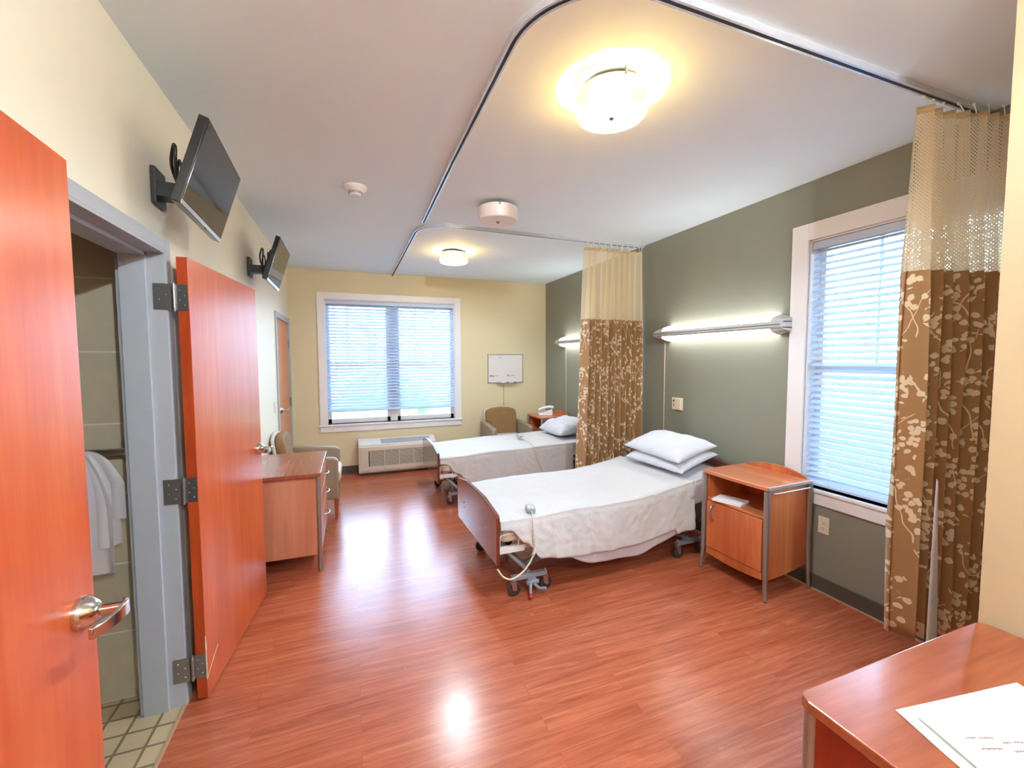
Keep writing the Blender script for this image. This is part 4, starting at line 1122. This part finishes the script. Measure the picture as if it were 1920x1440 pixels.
pillow('pillow', 'pillow', 'lower of the two stacked white pillows on the nearer bed', .70, .43, .15, PM(2.625, 3.02, .735, .06, -.28), 3, 'stacked pillows on the nearer bed')
pillow('pillow', 'pillow', 'upper of the two stacked white pillows on the nearer bed', .70, .44, .17, PM(2.62, 3.03, .822, .03, -.24, .03), 8, 'stacked pillows on the nearer bed')
pillow('pillow', 'pillow', 'single white pillow with cream slip on the farther bed', .62, .46, .24, PM(2.60, 4.98, .70, .03, -.20), 14)

# ------------------------------------------------------------------ hand controllers
def controller(loc, rot, label, pts, coil, W=.055, L=.085):
    t_ = thing('bed_controller', label, 'remote control', loc, 0, 'wired hand controllers on the beds'); t_.rotation_euler = rot
    obj('handset', box(BM(), -W/2, W/2, -L/2, L/2, 0, .026), 'greyplastic', t_, bevel=.004)
    b = BM()
    for i in range(3):
        for j in range(2): box(b, -W*.3+j*W*.36, -W*.3+j*W*.36+W*.24, -L*.35+i*L*.24, -L*.35+i*L*.24+L*.12, .026, .0275)
    obj('buttons', b, 'paper_white', t_)
    inv = (Matrix.Translation(loc) @ t_.rotation_euler.to_matrix().to_4x4()).inverted()
    P = spline(pts, 10); b = BM()
    if coil:
        i0, i1 = coil; i0 = int(i0*len(P)); i1 = int(i1*len(P)); tube(b, [inv @ p for p in P[:i0+1]], .0032, 7)
        H = []; n = 300; tot = 26
        for k_ in range(n+1):
            s = i0+(i1-i0)*k_/n; a = int(s); f_ = s-a; p = P[a].lerp(P[min(a+1, len(P)-1)], f_); d = (P[min(a+1, len(P)-1)]-P[a]); d = d if d.length > 0 else Vector((0, 0, -1))
            u, v = frame_of(d); t = 2*PI*tot*k_/n; H.append(inv @ (p+(u*math.cos(t)+v*math.sin(t))*.0090))
        tube(b, H, .0026, 5); tube(b, [inv @ p for p in P[i1:]], .0058, 8)
    else: tube(b, [inv @ p for p in P], .0035, 7)
    obj('cord', b, 'ivory', t_, smooth=2); return t_
controller((1.128, 2.655, .556), (0, 0, -.25), 'grey hand controller with coiled cord at the foot of the nearer bed',
           [(1.115, 2.612, .568), (1.108, 2.585, .566), (1.104, 2.555, .535), (1.104, 2.545, .45), (1.108, 2.54, .36), (1.095, 2.535, .29), (1.03, 2.52, .215), (.94, 2.505, .178), (.875, 2.50, .205), (.835, 2.50, .262)], (.32, .55), .058, .10)
controller((1.985, 5.02, .600), (0, 0, -.10), 'grey hand controller lying across the middle of the farther bed',
           [(1.977, 4.94, .612), (1.99, 4.80, .602), (1.965, 4.60, .598), (1.965, 4.52, .59), (1.968, 4.482, .54), (1.99, 4.472, .44), (2.04, 4.468, .33), (2.10, 4.465, .25)], None, .05, .16)

# ------------------------------------------------------------------ bathroom things
t_ = thing('grab_bar', 'dark steel grab bar on the bathroom tile wall', 'grab bar', (0, 2.45, 1.19))
b = BM(); tube(b, spline([(-.95, -.002, 0), (-.95, -.035, 0), (-.965, -.052, 0), (-1.0, -.058, 0), (-1.5, -.058, 0), (-1.53, -.05, 0), (-1.54, -.002, 0)], 6), .016, 14); obj('bar', b, 'steel', t_, smooth=2)
for x in (-.95, -1.54):
    b = BM(); cyl(b, (x, -.010, 0), (x, 0, 0), .04, .042, 28); obj('flange', b, 'steel', t_, smooth=True)
# translucent liner hung on the bar
k = NT('sheer_white_film'); k.set(Base_Color=rgb(232, 232, 240), Roughness=.4)
tr = k.n('BsdfTransparent'); mx = k.n('MixShader'); mx.inputs[0].default_value = .38; k.l(k.b.outputs[0], mx.inputs[1]); k.l(tr.outputs[0], mx.inputs[2]); k.l(mx.outputs[0], k.out.inputs[0]); M['film'] = k.m
t_ = thing('hanging_bag', 'sheer white bags draped over the bathroom grab bar', 'bag', (0, 2.39, 1.19))
for i, (xr, zb, yo) in enumerate(((-.965, -.30, -.022), (-.985, -.41, -.034), (-1.0, -.53, -.046))):
    b = BM()
    def f(u, v_, xr=xr, zb=zb, yo=yo, i=i):
        sp_ = .30+.70*min(1, v_*2.2)**.6
        x = (-1.14)+(xr+1.14)*sp_*(u*1.0)+(-.22)*(1-u)*sp_
        return Vector((x, yo-.012*math.sin(u*22+i*2)*(.4+v_)-.02*v_*0, .016+(zb-.016)*v_+.02*noise.noise(Vector((u*5, v_*3, i)))))
    grid(b, f, 60, 24); obj('film_layer', b, 'film', t_, smooth=2)

# extra drum lamp added behind the viewer, unseen, only to brighten the room
drum(True, (.65, -.92, ZC), 'added unseen drum ceiling light that fills the room from behind the viewer', .3, True)
bpy.context.view_layer.update()
